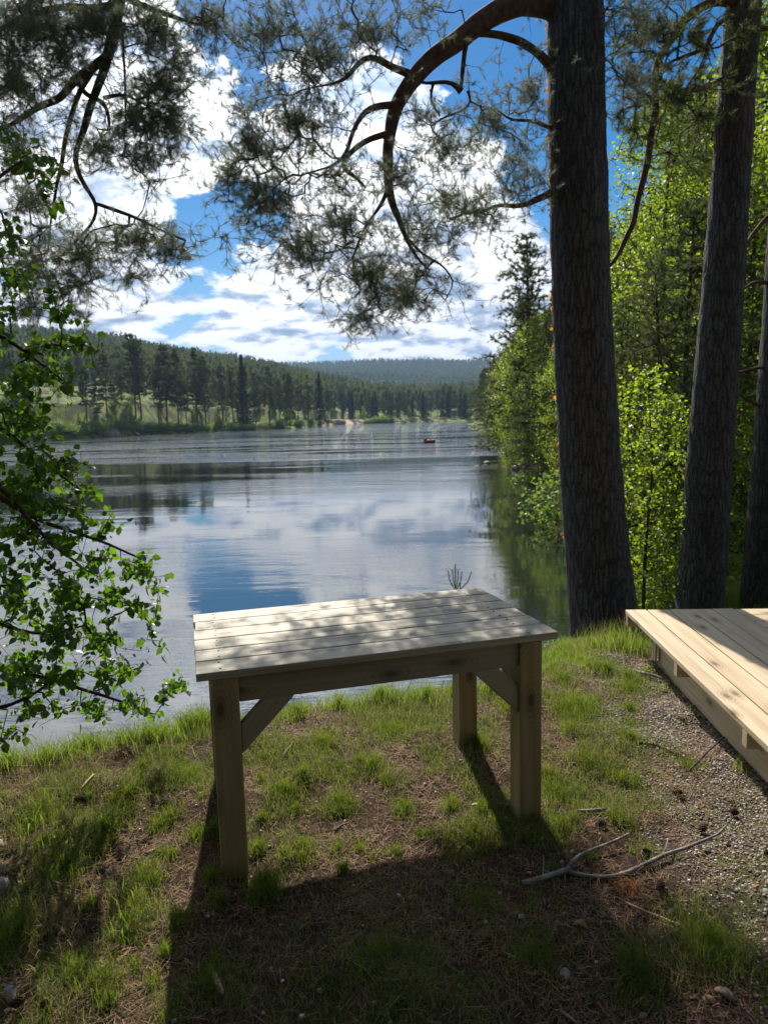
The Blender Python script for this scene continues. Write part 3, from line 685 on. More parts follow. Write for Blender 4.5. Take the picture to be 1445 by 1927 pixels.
def left_pine():
    rg = np.random.default_rng(23); bx = (-4.6, 4.6)
    base = np.array([bx[0], bx[1], h1(*bx)-.1])
    T = thing("pine_tree", base, "pine whose dark drooping boughs hang into the upper left of the view", "tree", group="old pines on the near bank")
    pts = [base, base+[.05, 0, 2], base+[0.1, .1, 4.2], base+[.0, .2, 6.5], base+[.1, .3, 9], base+[.1, .3, 12]]
    q, r = resample(pts, [.27, .22, .2, .18, .13, .05], .06); V, F = sweep(q, r, 28, .012, 9); obj("trunk", np_mesh("trunk", V-base, F, smooth=True), M_BARK2, T)
    sk = Skel(120000); cnt = [0]
    def limb(p, w, d0, d1, wob=.04, k=9):
        cnt[0] += 1; p = pathP(p, d0, d1) if len(p[0]) == 2 else [np.array(a) for a in p]; rr = [ww/2/CF*5.0 for ww in w]
        qq, r_ = resample(p, rr, .05, wob, 40+cnt[0]); V, F = sweep(qq, r_, k, .003, 40+cnt[0]); obj("limb", np_mesh("limb", V-base, F, smooth=True), M_LIMB, T); sk.chain(qq, r_)
    up = P(232, -60, 5.2); t0 = base+[0, .2, 6.3]
    limb([t0, (t0+up)/2+[0, 0, .35], up], [34, 30, 24], 0, 0, .1)
    limb([(232, -60), (222, 20), (212, 80), (200, 112)], [24, 22, 20, 18], 5.2, 5.0, .02)
    limb([(204, 105), (182, 122), (160, 138), (142, 148), (128, 165), (116, 192), (98, 194), (76, 198), (48, 220), (20, 238), (-20, 250)], [16, 15, 15, 14, 13, 12, 11, 10, 9, 7, 5], 5.0, 4.6, .02)
    limb([(203, 112), (196, 136), (188, 156), (178, 182), (168, 210), (163, 235), (156, 256), (146, 272), (140, 300), (150, 332), (162, 355), (176, 372), (186, 386), (184, 402), (176, 425), (150, 450), (120, 480)], [15, 15, 14, 13, 12, 12, 11, 10, 9, 8, 8, 7, 7, 6, 5, 4, 3], 5.0, 4.7, .02)
    limb([(184, 384), (215, 394), (250, 405), (285, 422), (320, 440), (350, 452)], [6, 6, 5, 4, 3, 3], 4.8, 4.6, .03)
    limb([(146, 150), (152, 170), (165, 180), (182, 186), (195, 184), (202, 200), (208, 225), (206, 245)], [9, 9, 9, 9, 8, 7, 6, 4], 4.95, 4.8, .02)
    limb([(197, 184), (218, 178), (240, 172), (262, 190), (280, 200)], [7, 6, 5, 4, 3], 4.85, 4.7, .03)
    limb([(183, 118), (168, 145), (150, 170), (140, 205), (128, 240), (122, 280), (118, 315), (108, 335), (104, 375), (96, 420), (92, 470)], [10, 9, 9, 8, 8, 8, 7, 6, 5, 4, 3], 5.0, 4.6, .02)
    limb([(228, 30), (232, 80), (236, 130), (238, 180), (238, 225)], [5, 4, 4, 4, 3], 4.9, 4.8, .02)
    limb([(222, 10), (180, 15), (120, 5), (60, 30), (0, 60)], [16, 13, 10, 8, 6], 5.1, 4.5, .04)
    limb([(226, -10), (270, 10), (330, 30), (380, 45)], [14, 10, 7, 4], 5.1, 5.0, .04)
    limb([t0+[0, 0, 1.2], P(60, -300, 4.8), P(200, -360, 4.6)], [30, 20, 8], 0, 0, .15)
    limb([t0+[0, 0, .5], P(-60, -180, 4.3), P(60, -120, 4.0)], [30, 20, 8], 0, 0, .15)
    bl = [(60, 50, 120, 80, 4.6, .4, 420), (180, 40, 120, 70, 4.8, .4, 300), (30, 150, 90, 110, 4.5, .4, 300), (300, 60, 110, 80, 5.0, .35, 240), (400, 40, 80, 50, 5.0, .3, 90), (300, 160, 80, 90, 4.9, .3, 200), (250, 220, 100, 80, 4.8, .3, 210), (320, 230, 70, 80, 4.8, .3, 130),
          (340, 130, 50, 60, 4.9, .3, 60), (190, 280, 110, 60, 4.7, .3, 130), (280, 300, 80, 60, 4.7, .3, 110), (40, 280, 70, 60, 4.5, .3, 80), (60, 380, 90, 70, 4.6, .3, 120), (260, 450, 110, 45, 4.6, .25, 170), (320, 470, 50, 50, 4.6, .2, 70), (150, 480, 120, 60, 4.6, .3, 190), (60, 500, 90, 70, 4.5, .3, 120),
          (130, 540, 110, 45, 4.6, .25, 90), (250, 520, 70, 35, 4.6, .2, 45), (50, 580, 80, 40, 4.5, .3, 50), (150, 590, 50, 25, 4.6, .2, 22), (120, 100, 60, 80, 4.7, .3, 90),
          (120, -90, 220, 80, 4.8, .5, 260), (150, -330, 260, 140, 4.8, .7, 160), (420, -60, 90, 50, 5.0, .4, 40), (-120, 200, 90, 300, 4.5, .5, 160)]
    att = blob_pts(rg, bl, 1.15); sk.grow(att, rg, .06, .055, .18, -.05, .05)
    rr = sk.radii(.0011, .37); V, F = sk.mesh(rr, 4); obj("twigs", np_mesh("twigs", V-base, F), M_TWIG, T)
    p, d = foliage_tips(sk, rg, .5, 2); d = np.repeat(d, 4, 0)+rg.normal(0, .75, (len(d)*4, 3)); p = np.repeat(p, 4, 0)+d/np.linalg.norm(d, axis=1, keepdims=True)*rg.uniform(.0, .055, (len(p)*4, 1))
    V, F = needles(p, d, rg, 22, .037, .0012, .5, .04); obj("crown", np_mesh("crown", V-base, F), M_NEEDLE, T); print("left pine shoots", len(p))
left_pine()

def side_pine(name_label, cl, D0, limbs_, bl, seed, bark):
    rg = np.random.default_rng(seed); base = P(cl[0][0], cl[0][1], D0); base[2] = h1(base[0], base[1])-.05
    T = thing("pine_tree", base, name_label, "tree", group="old pines on the near bank")
    pts = []; rad = []
    for x, y, w in cl:
        p = P(x, y, D0); pts.append(p); rad.append(w/CF*float((p-_C)@_F))
    pts = [np.array([pts[0][0], pts[0][1], base[2]-.1])]+pts; rad = [rad[0]*1.12]+rad
    q, r = resample(pts, rad, .05); V, F = sweep(q, r, 36, .012, seed); obj("trunk", np_mesh("trunk", V-base, F, smooth=True), bark, T)
    sk = Skel(60000)
    for k, (px, w, d1) in enumerate(limbs_):
        p = pathP(px, D0, d1); rr = [ww/2/CF*float((a-_C)@_F) for a, ww in zip(p, w)]
        qq, r_ = resample(p, rr, .05, .04, seed+k); V, F = sweep(qq, r_, 9, .003, seed+k); obj("limb", np_mesh("limb", V-base, F, smooth=True), M_LIMB, T); sk.chain(qq, r_)
    if bl:
        sk.grow(blob_pts(rg, bl), rg, .07, .16, .5, -.08, .05); rr = sk.radii(.002, .4); V, F = sk.mesh(rr, 4); obj("twigs", np_mesh("twigs", V-base, F), M_TWIG, T)
        p, d = foliage_tips(sk, rg, .55, 3); V, F = needles(p, d+np.array([0, 0, .2]), rg, 28, .052, .0030, .62, .08); obj("crown", np_mesh("crown", V-base, F), M_NEEDLE_MID, T)
    return T
side_pine("second pine trunk from the right, straight and dark, rising behind the deck",
    [(1314, 1160, 43), (1318, 1100, 42), (1325, 1000, 41), (1333, 880, 40), (1343, 760, 39.5), (1352, 640, 38.5), (1364, 480, 36.5), (1376, 300, 34), (1390, 120, 32), (1398, 0, 31), (1410, -300, 28), (1425, -800, 22), (1440, -1500, 12)], 7.1,
    [([(1394, 20), (1375, 5), (1340, 0), (1305, 20), (1270, 60), (1240, 115), (1232, 180), (1235, 210), (1225, 260), (1215, 320), (1200, 370), (1190, 420), (1172, 470), (1150, 502)], [22, 18, 17, 17, 17, 15, 14, 14, 13, 13, 12, 11, 9, 6], 6.3),
     ([(1372, 30), (1345, 50), (1330, 90), (1300, 105), (1260, 115), (1220, 150)], [10, 9, 8, 7, 5, 4], 6.6),
     ([(1362, 150), (1320, 165), (1270, 175), (1230, 190), (1200, 200)], [14, 11, 9, 6, 4], 6.4),
     ([(1395, 40), (1430, 60), (1470, 50)], [14, 10, 5], 6.8)],
    [(1230, 60, 110, 70, 6.5, .4, 260), (1260, 170, 110, 80, 6.6, .5, 280), (1190, 240, 60, 60, 6.5, .4, 90), (1310, 60, 60, 70, 6.8, .4, 110), (1320, 230, 70, 80, 7.2, .4, 150), (1410, 60, 60, 90, 6.9, .4, 110), (1270, 300, 60, 40, 6.8, .3, 50), (1300, -120, 200, 100, 6.6, .6, 120)], 31, M_BARK2)
side_pine("pine trunk at the right edge of the view, partly cut off, behind the deck",
    [(1437, 1160, 43), (1440, 1100, 42), (1447, 1000, 40), (1455, 880, 38), (1461, 760, 36), (1468, 640, 34), (1480, 400, 31), (1500, 0, 27), (1540, -800, 16)], 7.6,
    [([(1480, 380), (1440, 410), (1415, 440), (1400, 470), (1385, 500)], [9, 8, 8, 7, 4], 7.3), ([(1475, 530), (1440, 535), (1420, 530), (1400, 545)], [9, 8, 7, 4], 7.3), ([(1462, 700), (1430, 690), (1400, 696), (1375, 705)], [6, 6, 6, 4], 7.5), ([(1460, 800), (1430, 765), (1400, 750), (1385, 738)], [6, 6, 5, 4], 7.5)],
    [], 37, M_BARK2)
side_pine("pine trunk beyond the right edge seen between the side pines",
    [(1500, 1150, 40), (1515, 700, 36), (1540, 0, 30), (1580, -800, 18)], 9.5, [], [], 39, M_BARK2) if False else None

# ------------------------------------------------------------------ birch hanging in from the left
def birch():
    rg = np.random.default_rng(5); base = np.array([-2.75, 2.75, h1(-2.75, 2.75)-.05])
    T = thing("birch_tree", base, "leafy green birch hanging in from the left edge over the water", "tree")
    q, r = resample([base, base+[.1, .1, 1.2], base+[.15, .2, 2.4], base+[.1, .3, 4.0], base+[.2, .4, 5.5]], [.09, .08, .065, .045, .015], .06)
    V, F = sweep(q, r, 14, .004, 5); obj("trunk", np_mesh("trunk", V-base, F, smooth=True), m_simple("birch_bark", (.52, .49, .45), .6, .3, 8), T)
    sk = Skel(40000); sk.chain(q, r)
    def br(p, d0, d1, w):
        p = pathP(p, d0, d1); k = int(np.argmin(np.linalg.norm(q-(p[0]+[-.3, 0, -.25]), axis=1))); p = [q[k]]+p; rr = np.linspace(w, w*.35, len(p))
        qq, r_ = resample(p, rr, .05, .03, int(w*9999)); V, F = sweep(qq, r_, 7, 0, 1); obj("limb", np_mesh("limb", V-base, F, smooth=True), M_BIRCHTWIG, T); sk.chain(qq, r_)
    br([(-60, 600), (20, 640), (70, 680), (120, 720)], 3.0, 3.2, .012)
    br([(-80, 760), (0, 800), (80, 860), (140, 910)], 2.9, 3.2, .014)
    br([(-80, 850), (20, 925), (60, 980), (110, 1030), (150, 1060)], 2.7, 2.9, .014)
    br([(-60, 900), (60, 975), (130, 1000), (200, 1020), (270, 1050)], 2.8, 3.1, .013)
    br([(-80, 1120), (0, 1180), (90, 1200), (160, 1180)], 2.7, 2.9, .012)
    br([(-60, 1340), (10, 1335), (50, 1318), (90, 1290)], 2.6, 2.7, .012)
    br([(-40, 1250), (100, 1280), (180, 1310), (240, 1325), (285, 1345)], 2.8, 3.1, .012)
    br([(-60, 380), (0, 330), (60, 290), (110, 300)], 3.0, 3.3, .010)
    bl = [(50, 300, 60, 35, 3.2, .15, 45), (15, 250, 30, 20, 3.1, .1, 8), (110, 320, 20, 15, 3.3, .1, 7), (80, 350, 22, 30, 3.2, .1, 8), (105, 385, 12, 20, 3.2, .1, 4), (20, 450, 35, 45, 3.1, .15, 18), (45, 520, 40, 40, 3.1, .15, 26), (95, 545, 30, 15, 3.2, .1, 8), (20, 590, 30, 35, 3.1, .1, 10),
          (120, 590, 30, 20, 3.2, .1, 12), (150, 640, 30, 35, 3.3, .15, 24), (70, 650, 60, 35, 3.2, .15, 34), (95, 700, 55, 35, 3.2, .2, 42), (130, 735, 25, 20, 3.2, .1, 12), (30, 720, 50, 50, 3.0, .2, 48), (50, 790, 60, 45, 3.0, .2, 56),
          (60, 860, 70, 45, 3.0, .2, 76), (130, 870, 40, 40, 3.1, .2, 36), (160, 920, 40, 25, 3.2, .15, 30), (50, 930, 70, 45, 2.9, .2, 84), (120, 950, 50, 30, 3.0, .15, 34), (205, 985, 35, 25, 3.1, .15, 18), (30, 1000, 50, 50, 2.8, .2, 56), (110, 1020, 60, 35, 2.9, .2, 44), (190, 1050, 50, 40, 3.0, .15, 36), (260, 1060, 35, 30, 3.1, .15, 22), (295, 1100, 22, 40, 3.1, .1, 16), (290, 1165, 14, 25, 3.1, .1, 6),
          (30, 1100, 60, 60, 2.8, .2, 62), (130, 1110, 70, 50, 2.9, .2, 60), (220, 1120, 50, 50, 3.0, .15, 36), (100, 1190, 90, 50, 2.8, .2, 76), (200, 1200, 60, 50, 3.0, .15, 50), (40, 1260, 60, 50, 2.7, .2, 50), (130, 1270, 80, 40, 2.8, .2, 60), (230, 1260, 50, 30, 3.0, .15, 26), (300, 1205, 20, 20, 3.1, .1, 7), (325, 1290, 34, 24, 3.2, .1, 26), (60, 1330, 60, 30, 2.7, .15, 30), (180, 1330, 70, 25, 2.9, .15, 30), (250, 1320, 40, 25, 3.0, .15, 20), (20, 1380, 30, 20, 2.7, .1, 10), (-60, 900, 50, 400, 2.9, .3, 120)]
    sk.grow(blob_pts(rg, bl, 1.4), rg, .045, .14, .5, -.05, .05); rr = sk.radii(.0009, .42); V, F = sk.mesh(rr, 4); obj("twigs", np_mesh("twigs", V-base, F), M_BIRCHTWIG, T)
    pos = []
    for t in sk.term:
        i = t
        for b in range(4):
            for _ in range(1 if b else 2):
                if rg.uniform() < .72: pos.append(sk.p[i]+rg.normal(0, .011, 3))
            i = sk.par[i]
            if i < 0 or sk.r0[i] > 0: break
    V, F = leaves(np.array(pos), rg, .039, .75); obj("crown", np_mesh("crown", V-base, F), M_BIRCH, T); print("birch leaves", len(pos))
birch()

# ------------------------------------------------------------------ tree kinds for the banks
def proto_tree(kind, seed):
    """returns (trunk mesh, crown mesh) standing at the origin"""
    rg = np.random.default_rng(seed)
    if kind == 'pine':      # tall pine, bare below, uneven layered crown
        Hh = 15.; sk = Skel(9000); lean = rg.normal(0, .25, 2)
        pts = [np.array([lean[0]*t*t+.12*math.sin(t*5+seed), lean[1]*t*t, Hh*t]) for t in np.linspace(0, 1, 9)]; q, r = resample(pts, np.linspace(.17, .03, 9), .5); V0, F0 = sweep(q, r, 8, .01, seed); sk.chain(q, r)
        att = []; z = Hh*rg.uniform(.28, .38)
        while z < Hh*.99:
            f = (z-Hh*.3)/(Hh*.7); R_ = 2.6*(max(.0, 1-f)**.55)*rg.uniform(.75, 1.15)*(.65+.5*min(1, f*3)); nb = rg.integers(4, 7); a0 = rg.uniform(0, 6)
            for b in range(nb):
                if rg.uniform() < .16: continue
                a = a0+b*2*math.pi/nb+rg.normal(0, .3); L_ = R_*rg.uniform(.5, 1.1)
                for _ in range(int(5+9*L_/2)):
                    t = rg.uniform(.35, 1.05)*L_; att.append([math.cos(a)*t+rg.normal(0, .22), math.sin(a)*t+rg.normal(0, .22), z+rg.normal(.05, .14)+.12*t])
            z += Hh*rg.uniform(.035, .055)
        sk.grow(att, rg, .35, .1, .3, -.1, .25); rr = sk.radii(.012, .38); V1, F1 = sk.mesh(rr, 3); T_ = cat((V0, F0), (V1, F1))
        p, d = foliage_tips(sk, rg, .6, 1); C_ = needles(p, d+[0, 0, .5], rg, 16, .34, .075, 1.0, .25, .4)
    elif kind == 'spruce':
        Hh = 14.; sk = Skel(9000); q = np.array([[0, 0, z] for z in np.linspace(0, Hh, 16)]); r = np.linspace(.16, .02, 16); V0, F0 = sweep(q, r, 8, .01, seed); sk.chain(q, r); att = []
        z = Hh*.08
        while z < Hh*.98:
            f = z/Hh; R_ = 2.3*(1-f)**.8*rg.uniform(.75, 1.1)+.12; nb = rg.integers(5, 8); a0 = rg.uniform(0, 6)
            for b in range(nb):
                a = a0+b*2*math.pi/nb+rg.normal(0, .25); L_ = R_*rg.uniform(.7, 1.1)
                for _ in range(int(4+6*L_/2)):
                    t = rg.uniform(.25, 1.05)*L_; att.append([math.cos(a)*t+rg.normal(0, .12*t), math.sin(a)*t+rg.normal(0, .12*t), z-.28*t+rg.normal(0, .1)])
            z += Hh*.036
        sk.grow(att, rg, .35, .08, .3, -.1, .25); rr = sk.radii(.010, .38); V1, F1 = sk.mesh(rr, 3); T_ = cat((V0, F0), (V1, F1))
        p, d = foliage_tips(sk, rg, .6, 1); C_ = needles(p, d+[0, 0, -.2], rg, 15, .30, .075, .9, .2, .4)
    elif kind == 'broad':
        Hh = 9.; sk = Skel(9000); q, r = resample([[0, 0, 0], [.1, .1, 2.5], [.0, .2, 5.5], [.1, .1, Hh]], [.10, .08, .05, .015], .4); V0, F0 = sweep(q, r, 7, .006, seed); sk.chain(q, r); att = []
        for _ in range(520):
            z = rg.uniform(.18, 1.02)*Hh; f = z/Hh; R_ = 2.1*math.sin(math.pi*min(1, max(.06, (f*.86+.1))))**.7*(.7+.5*vnoise(f*6, math.sin(seed), 3)); a = rg.uniform(0, 2*math.pi); t = math.sqrt(rg.uniform(.05, 1))*R_
            if vnoise(math.cos(a)*2+4, z*1.1+math.sin(a)*2, seed) < .33: continue
            att.append([math.cos(a)*t, math.sin(a)*t, z])
        sk.grow(att, rg, .35, .1, .4, .1, .25); rr = sk.radii(.008, .40); V1, F1 = sk.mesh(rr, 3); T_ = cat((V0, F0), (V1, F1))
        p, d = foliage_tips(sk, rg, .8, 1); p = np.repeat(p, 7, 0)+rg.normal(0, .17, (len(p)*7, 3)); C_ = leaves(p, rg, .19, .3, simple=True)
    elif kind == 'bush':
        sk = Skel(4000); sk.chain(np.array([[0, 0, -.3], [0, 0, .1]]), [.03, .03]); att = []
        for _ in range(190):
            a = rg.uniform(0, 2*math.pi); t = math.sqrt(rg.uniform(0, 1))*1.35; att.append([math.cos(a)*t, math.sin(a)*t, rg.uniform(.15, 1.6)*(1-.45*(t/1.4)**2)*(.75+.5*vnoise(a, 1.3, seed))])
        sk.grow(att, rg, .2, .12, .4, .1, .2); rr = sk.radii(.006, .4); T_ = sk.mesh(rr, 3)
        p, d = foliage_tips(sk, rg, .8, 2); p = np.repeat(p, 8, 0)+rg.normal(0, .13, (len(p)*8, 3)); C_ = leaves(p, rg, .11, .2, simple=True)
    return T_, C_
KM = {'pine': M_NEEDLE_FAR, 'spruce': M_SPRUCE, 'broad': M_ASPENFAR, 'bush': M_BUSH}
PROTO = {}
M_TRUNKFAR = m_simple("far_trunk", (.11, .075, .055), .85, .4, 4)
for kind, seeds in (('pine', (1, 2, 3, 4, 5)), ('spruce', (6, 7)), ('broad', (8, 9, 10)), ('bush', (12, 13))):
    PROTO[kind] = []
    for s in seeds:
        t_, c_ = proto_tree(kind, s); PROTO[kind].append((np_mesh("trunk", t_[0], t_[1], smooth=True), np_mesh("crown", c_[0], c_[1])))
        PROTO[kind][-1][0].materials.append(M_TRUNKFAR); PROTO[kind][-1][1].materials.append(KM[kind])
NAME = {'pine': 'pine_tree', 'spruce': 'spruce_tree', 'broad': 'birch_tree', 'bush': 'bush'}
CATN = {'pine': 'tree', 'spruce': 'tree', 'broad': 'tree', 'bush': 'bush'}
def plant(kind, x, y, s, label, group, z=None, rz=None, tilt=0.0, wide=1.0, var=None):
    tm, cm = PROTO[kind][rng.integers(len(PROTO[kind])) if var is None else var]
    z = h1(x, y) if z is None else z
    t = thing(NAME[kind], (x, y, z-.15), label, CATN[kind], group, rz=rng.uniform(0, 6.28) if rz is None else rz)
    t.scale = (s*wide, s*wide, s)
    if tilt: t.rotation_euler[0] = tilt*math.cos(t.rotation_euler[2]); 
    obj("trunk" if kind != 'bush' else "stems", tm, None, t); obj("crown" if kind != 'bush' else "foliage", cm, None, t); return t

# ------------------------------------------------------------------ far bank across the river
def shore(px, extra=0.0):
    k = (px-722.5)/CF*1.0; ysx = np.linspace(40, 420, 1500); k = ray(px, 800)[0]/ray(px, 800)[1]
    f = ysx-np.interp(k*ysx, FX, FY); i = int(np.argmax(f > 0)); y = ysx[i]+extra; return k*y, y
GL = "pines on the far left bank"
prom = [(165, 690, 'pine', None), (205, 668, 'pine', None), (232, 705, 'pine', None), (257, 632, 'pine', "tallest bare-stemmed pine on the far left bank, front one of a close pair"), (268, 642, 'pine', "rear pine of the close tall pair on the far left bank"),
        (316, 650, 'pine', "broad tall pine in the middle of the far left bank"), (336, 662, 'pine', None), (372, 660, 'pine', None), (388, 675, 'pine', None), (352, 715, 'pine', None), (440, 692, 'pine', None),
        (460, 672, 'spruce', "dark narrow spruce standing close to the waterline of the far left bank"), (482, 702, 'pine', None), (508, 690, 'pine', None), (528, 715, 'pine', None), (546, 702, 'pine', None), (562, 728, 'pine', None), (582, 735, 'pine', None),
        (603, 703, 'spruce', "dark dense spruce at the right end of the left bank trees"), (618, 735, 'pine', None), (300, 700, 'pine', None), (185, 720, 'pine', None), (420, 715, 'pine', None)]
ORD = ["leftmost", "second", "third", "fourth", "fifth", "sixth", "seventh", "eighth", "ninth", "tenth", "eleventh", "twelfth", "thirteenth", "fourteenth", "fifteenth", "sixteenth", "seventeenth", "eighteenth", "nineteenth", "twentieth"]
_o = sorted(q[0] for q in prom if q[3] is None)
for px, top, kind, lab in prom:
    if lab is None: k = _o.index(px); lab = ("leftmost" if k == 0 else "rightmost" if k == len(_o)-1 else ORD[k]+" from the left")+" of the plain pines in the far left bank's front row"
    x, y = shore(px, rng.uniform(5, 12)); z = h1(x, y); Hn = 1.56-z+(784+.025*(722-px)-top)/CF*y*1.0
    plant(kind, x, y, Hn/(15. if kind == 'pine' else 14.)*1.02, lab or "tall pine in the row along the far left bank of the river", GL if kind == 'pine' else "spruces on the far left bank", wide=rng.uniform(.85, 1.15))
for k in range(44):
    px = rng.uniform(-60, 640) if k > 8 else rng.uniform(-200, 100); x, y = shore(px, 0); y0 = y; y = y+rng.uniform(14, 75); x = x*y/y0
    kind = 'spruce' if rng.uniform() < .16 else ('broad' if rng.uniform() < .12 else 'pine')
    plant(kind, x, y, rng.uniform(.48, .80) if kind != 'broad' else rng.uniform(.6, .9), {'pine': "pine standing in the wood behind the row of the far left bank", 'spruce': "spruce standing in the wood behind the row of the far left bank", 'broad': "pale green leafy tree in the wood of the far left bank"}[kind],
          {'pine': "pines in the wood behind the far left bank", 'spruce': "spruces in the wood behind the far left bank", 'broad': "leafy trees in the wood of the far left bank"}[kind], wide=rng.uniform(.9, 1.2))
x, y = shore(410, 3.5); plant('broad', x, y, .62, "small bright leafy tree leaning at the waterline of the far left bank", None, tilt=-.25)
for k in range(46):
    px = -40+700*k/46+rng.uniform(-6, 6); x, y = shore(px, rng.uniform(.8, 3.5)); plant('bush', x, y, rng.uniform(.8, 1.7)*(1 if px < 560 else .8), "green bush crouching along the waterline of the far left bank", "bushes along the far left waterline", wide=1.5)
for k in range(40):
    px = 645+270*k/40+rng.uniform(-6, 6); x, y = shore(px, rng.uniform(6, 40)); kind = 'pine' if rng.uniform() < .7 else ('spruce' if rng.uniform() < .6 else 'broad')
    plant(kind, x, y, rng.uniform(.7, 1.0), {'pine': "pine in the wood at the far end of the river", 'spruce': "spruce in the wood at the far end of the river", 'broad': "leafy tree in the wood at the far end of the river"}[kind], {'pine': "pines at the far end of the river", 'spruce': "spruces at the far end of the river", 'broad': "leafy trees at the far end of the river"}[kind])
for k in range(60):
    px = rng.uniform(-60, 620); x, y = shore(px, rng.uniform(5, 45)); plant('bush', x, y, rng.uniform(.5, 1.1), "low bush in the sunny meadow under the pines of the far left bank", "bushes in the far meadow", wide=1.6)
for px, s in ((697, 1.6), (706, 2.0), (716, 2.2), (725, 2.4), (733, 1.6)):
    x, y = shore(px, 2.0); plant('bush', x, y-6, s, "bright green bush on the spit at the far end of the river", "bushes on the far spit", z=WZ, wide=1.3)

# right bank, from the bend back to the near trees
RB = [(35.2, 7.15, 'pine', .82, "tall bare-trunked pine over the water on the right bank, mirrored in the river"), (33.5, 9.4, 'broad', .88, "bright green leafy tree on the right bank just left of the big trunk"),
      (40, 12.0, 'pine', .92, None), (31, 12.6, 'pine', .85, None), (44, 9.0, 'pine', .62, None), (49, 10.0, 'pine', .75, None), (55, 11.0, 'pine', .66, None), (60, 14.5, 'spruce', .9, None), (66, 13.8, 'pine', .7, None), (75, 16, 'pine', .85, None),
      (82, 15.5, 'spruce', .75, None), (90, 18, 'pine', .85, None), (100, 18, 'pine', .8, None), (112, 19, 'pine', .8, None), (125, 21, 'spruce', .8, None), (140, 22, 'pine', .85, None), (155, 23, 'pine', .85, None), (175, 25.5, 'pine', .9, None), (195, 28, 'pine', .9, None), (215, 30, 'spruce', .9, None), (240, 34, 'pine', .9, None), (265, 38, 'pine', .95, None)]
for k in range(34):
    y = rng.uniform(40, 220); RB.append((y, float(np.interp(y, SYy, SX))+rng.uniform(4, 22), 'pine' if rng.uniform() < .75 else 'broad', rng.uniform(.6, .95), None))
LB = {'pine': ("pine among the trees lining the right bank upstream", "pines lining the right bank"), 'spruce': ("spruce among the trees lining the right bank upstream", "spruces lining the right bank"), 'broad': ("leafy tree among the pines lining the right bank upstream", "leafy trees lining the right bank")}
RBL = []
for y, x, kind, s, lab in RB:
    if kind == 'pine' and y < 70: RBL.append((y, x, s, lab)); continue
    t = plant(kind, x, y, s, lab or LB[kind][0], None if lab else LB[kind][1], wide=1.25 if kind == 'pine' else 1.1)
for k in range(22):
    y = 30+k*3.4+rng.uniform(-1, 1); sx = float(np.interp(y, SYy, SX)); plant('bush', sx+rng.uniform(.9, 1.9), y, rng.uniform(.6, 1.0)*(.7 if y < 42 else 1), "green bush at the waterline of the right bank", "bushes along the right waterline", wide=1.2)

# hillside forest: far-off wood read as one mass
def forest(name, n, ylo, yhi, hmean, ntri, tri, seed, mat):
    rg = np.random.default_rng(seed); y = ylo+(yhi-ylo)*rg.uniform(0, 1, n)**.8; x = y*rg.uniform(-.66, .30, n)
    ok = (y > np.interp(x, FX, FY)+45) & (fbm(x*.02, y*.02, 3, 3) > .30); x = x[ok]; y = y[ok]; z = H(x, y); n = len(x); hh = hmean*rg.uniform(.65, 1.25, n)
    t = rg.uniform(.16, 1.0, (n, ntri)); t[:, 0] = 1.0; rad = (1-t)**.7*hh[:, None]*.17+.05*hh[:, None]*(t < .98); a = rg.uniform(0, 6.283, (n, ntri)); q = rg.uniform(.2, 1, (n, ntri))
    c = np.stack([x[:, None]+np.cos(a)*rad*q, y[:, None]+np.sin(a)*rad*q, z[:, None]+t*hh[:, None]], -1).reshape(-1, 3); k = len(c)
    d1 = rg.normal(0, 1, (k, 3))*[1, 1, .35]; d1 /= np.linalg.norm(d1, axis=1, keepdims=True); d2 = rg.normal(0, 1, (k, 3)); d2[:, 2] -= .2
    s = tri*rg.uniform(.6, 1.3, (k, 1)); V = np.stack([c-d1*s*.5, c+d1*s*.5, c+np.array([0, 0, 1.])*s*.9*np.sign(.4-rg.uniform(0, 1, (k, 1)))+d2*s*.25], 1).reshape(-1, 3)
    top = np.arange(n)*ntri*3+2; V[top] = np.stack([x, y, z+hh*1.08], 1)
    o = obj(name, np_mesh(name, V, np.arange(k*3).reshape(-1, 3)), mat); 
    return o
f1_ = forest("hillside_forest", 8500, 240, 800, 11.5, 34, 2.1, 3, M_NEEDLE_FAR); tag(f1_, "dark conifer forest covering the near hillside beyond the river", "forest", kind="stuff")
f2_ = forest("distant_forest", 26000, 760, 2100, 13, 14, 3.4, 4, M_NEEDLE_FAR); tag(f2_, "hazy blue conifer forest on the distant ridge at the end of the valley", "forest", kind="stuff")

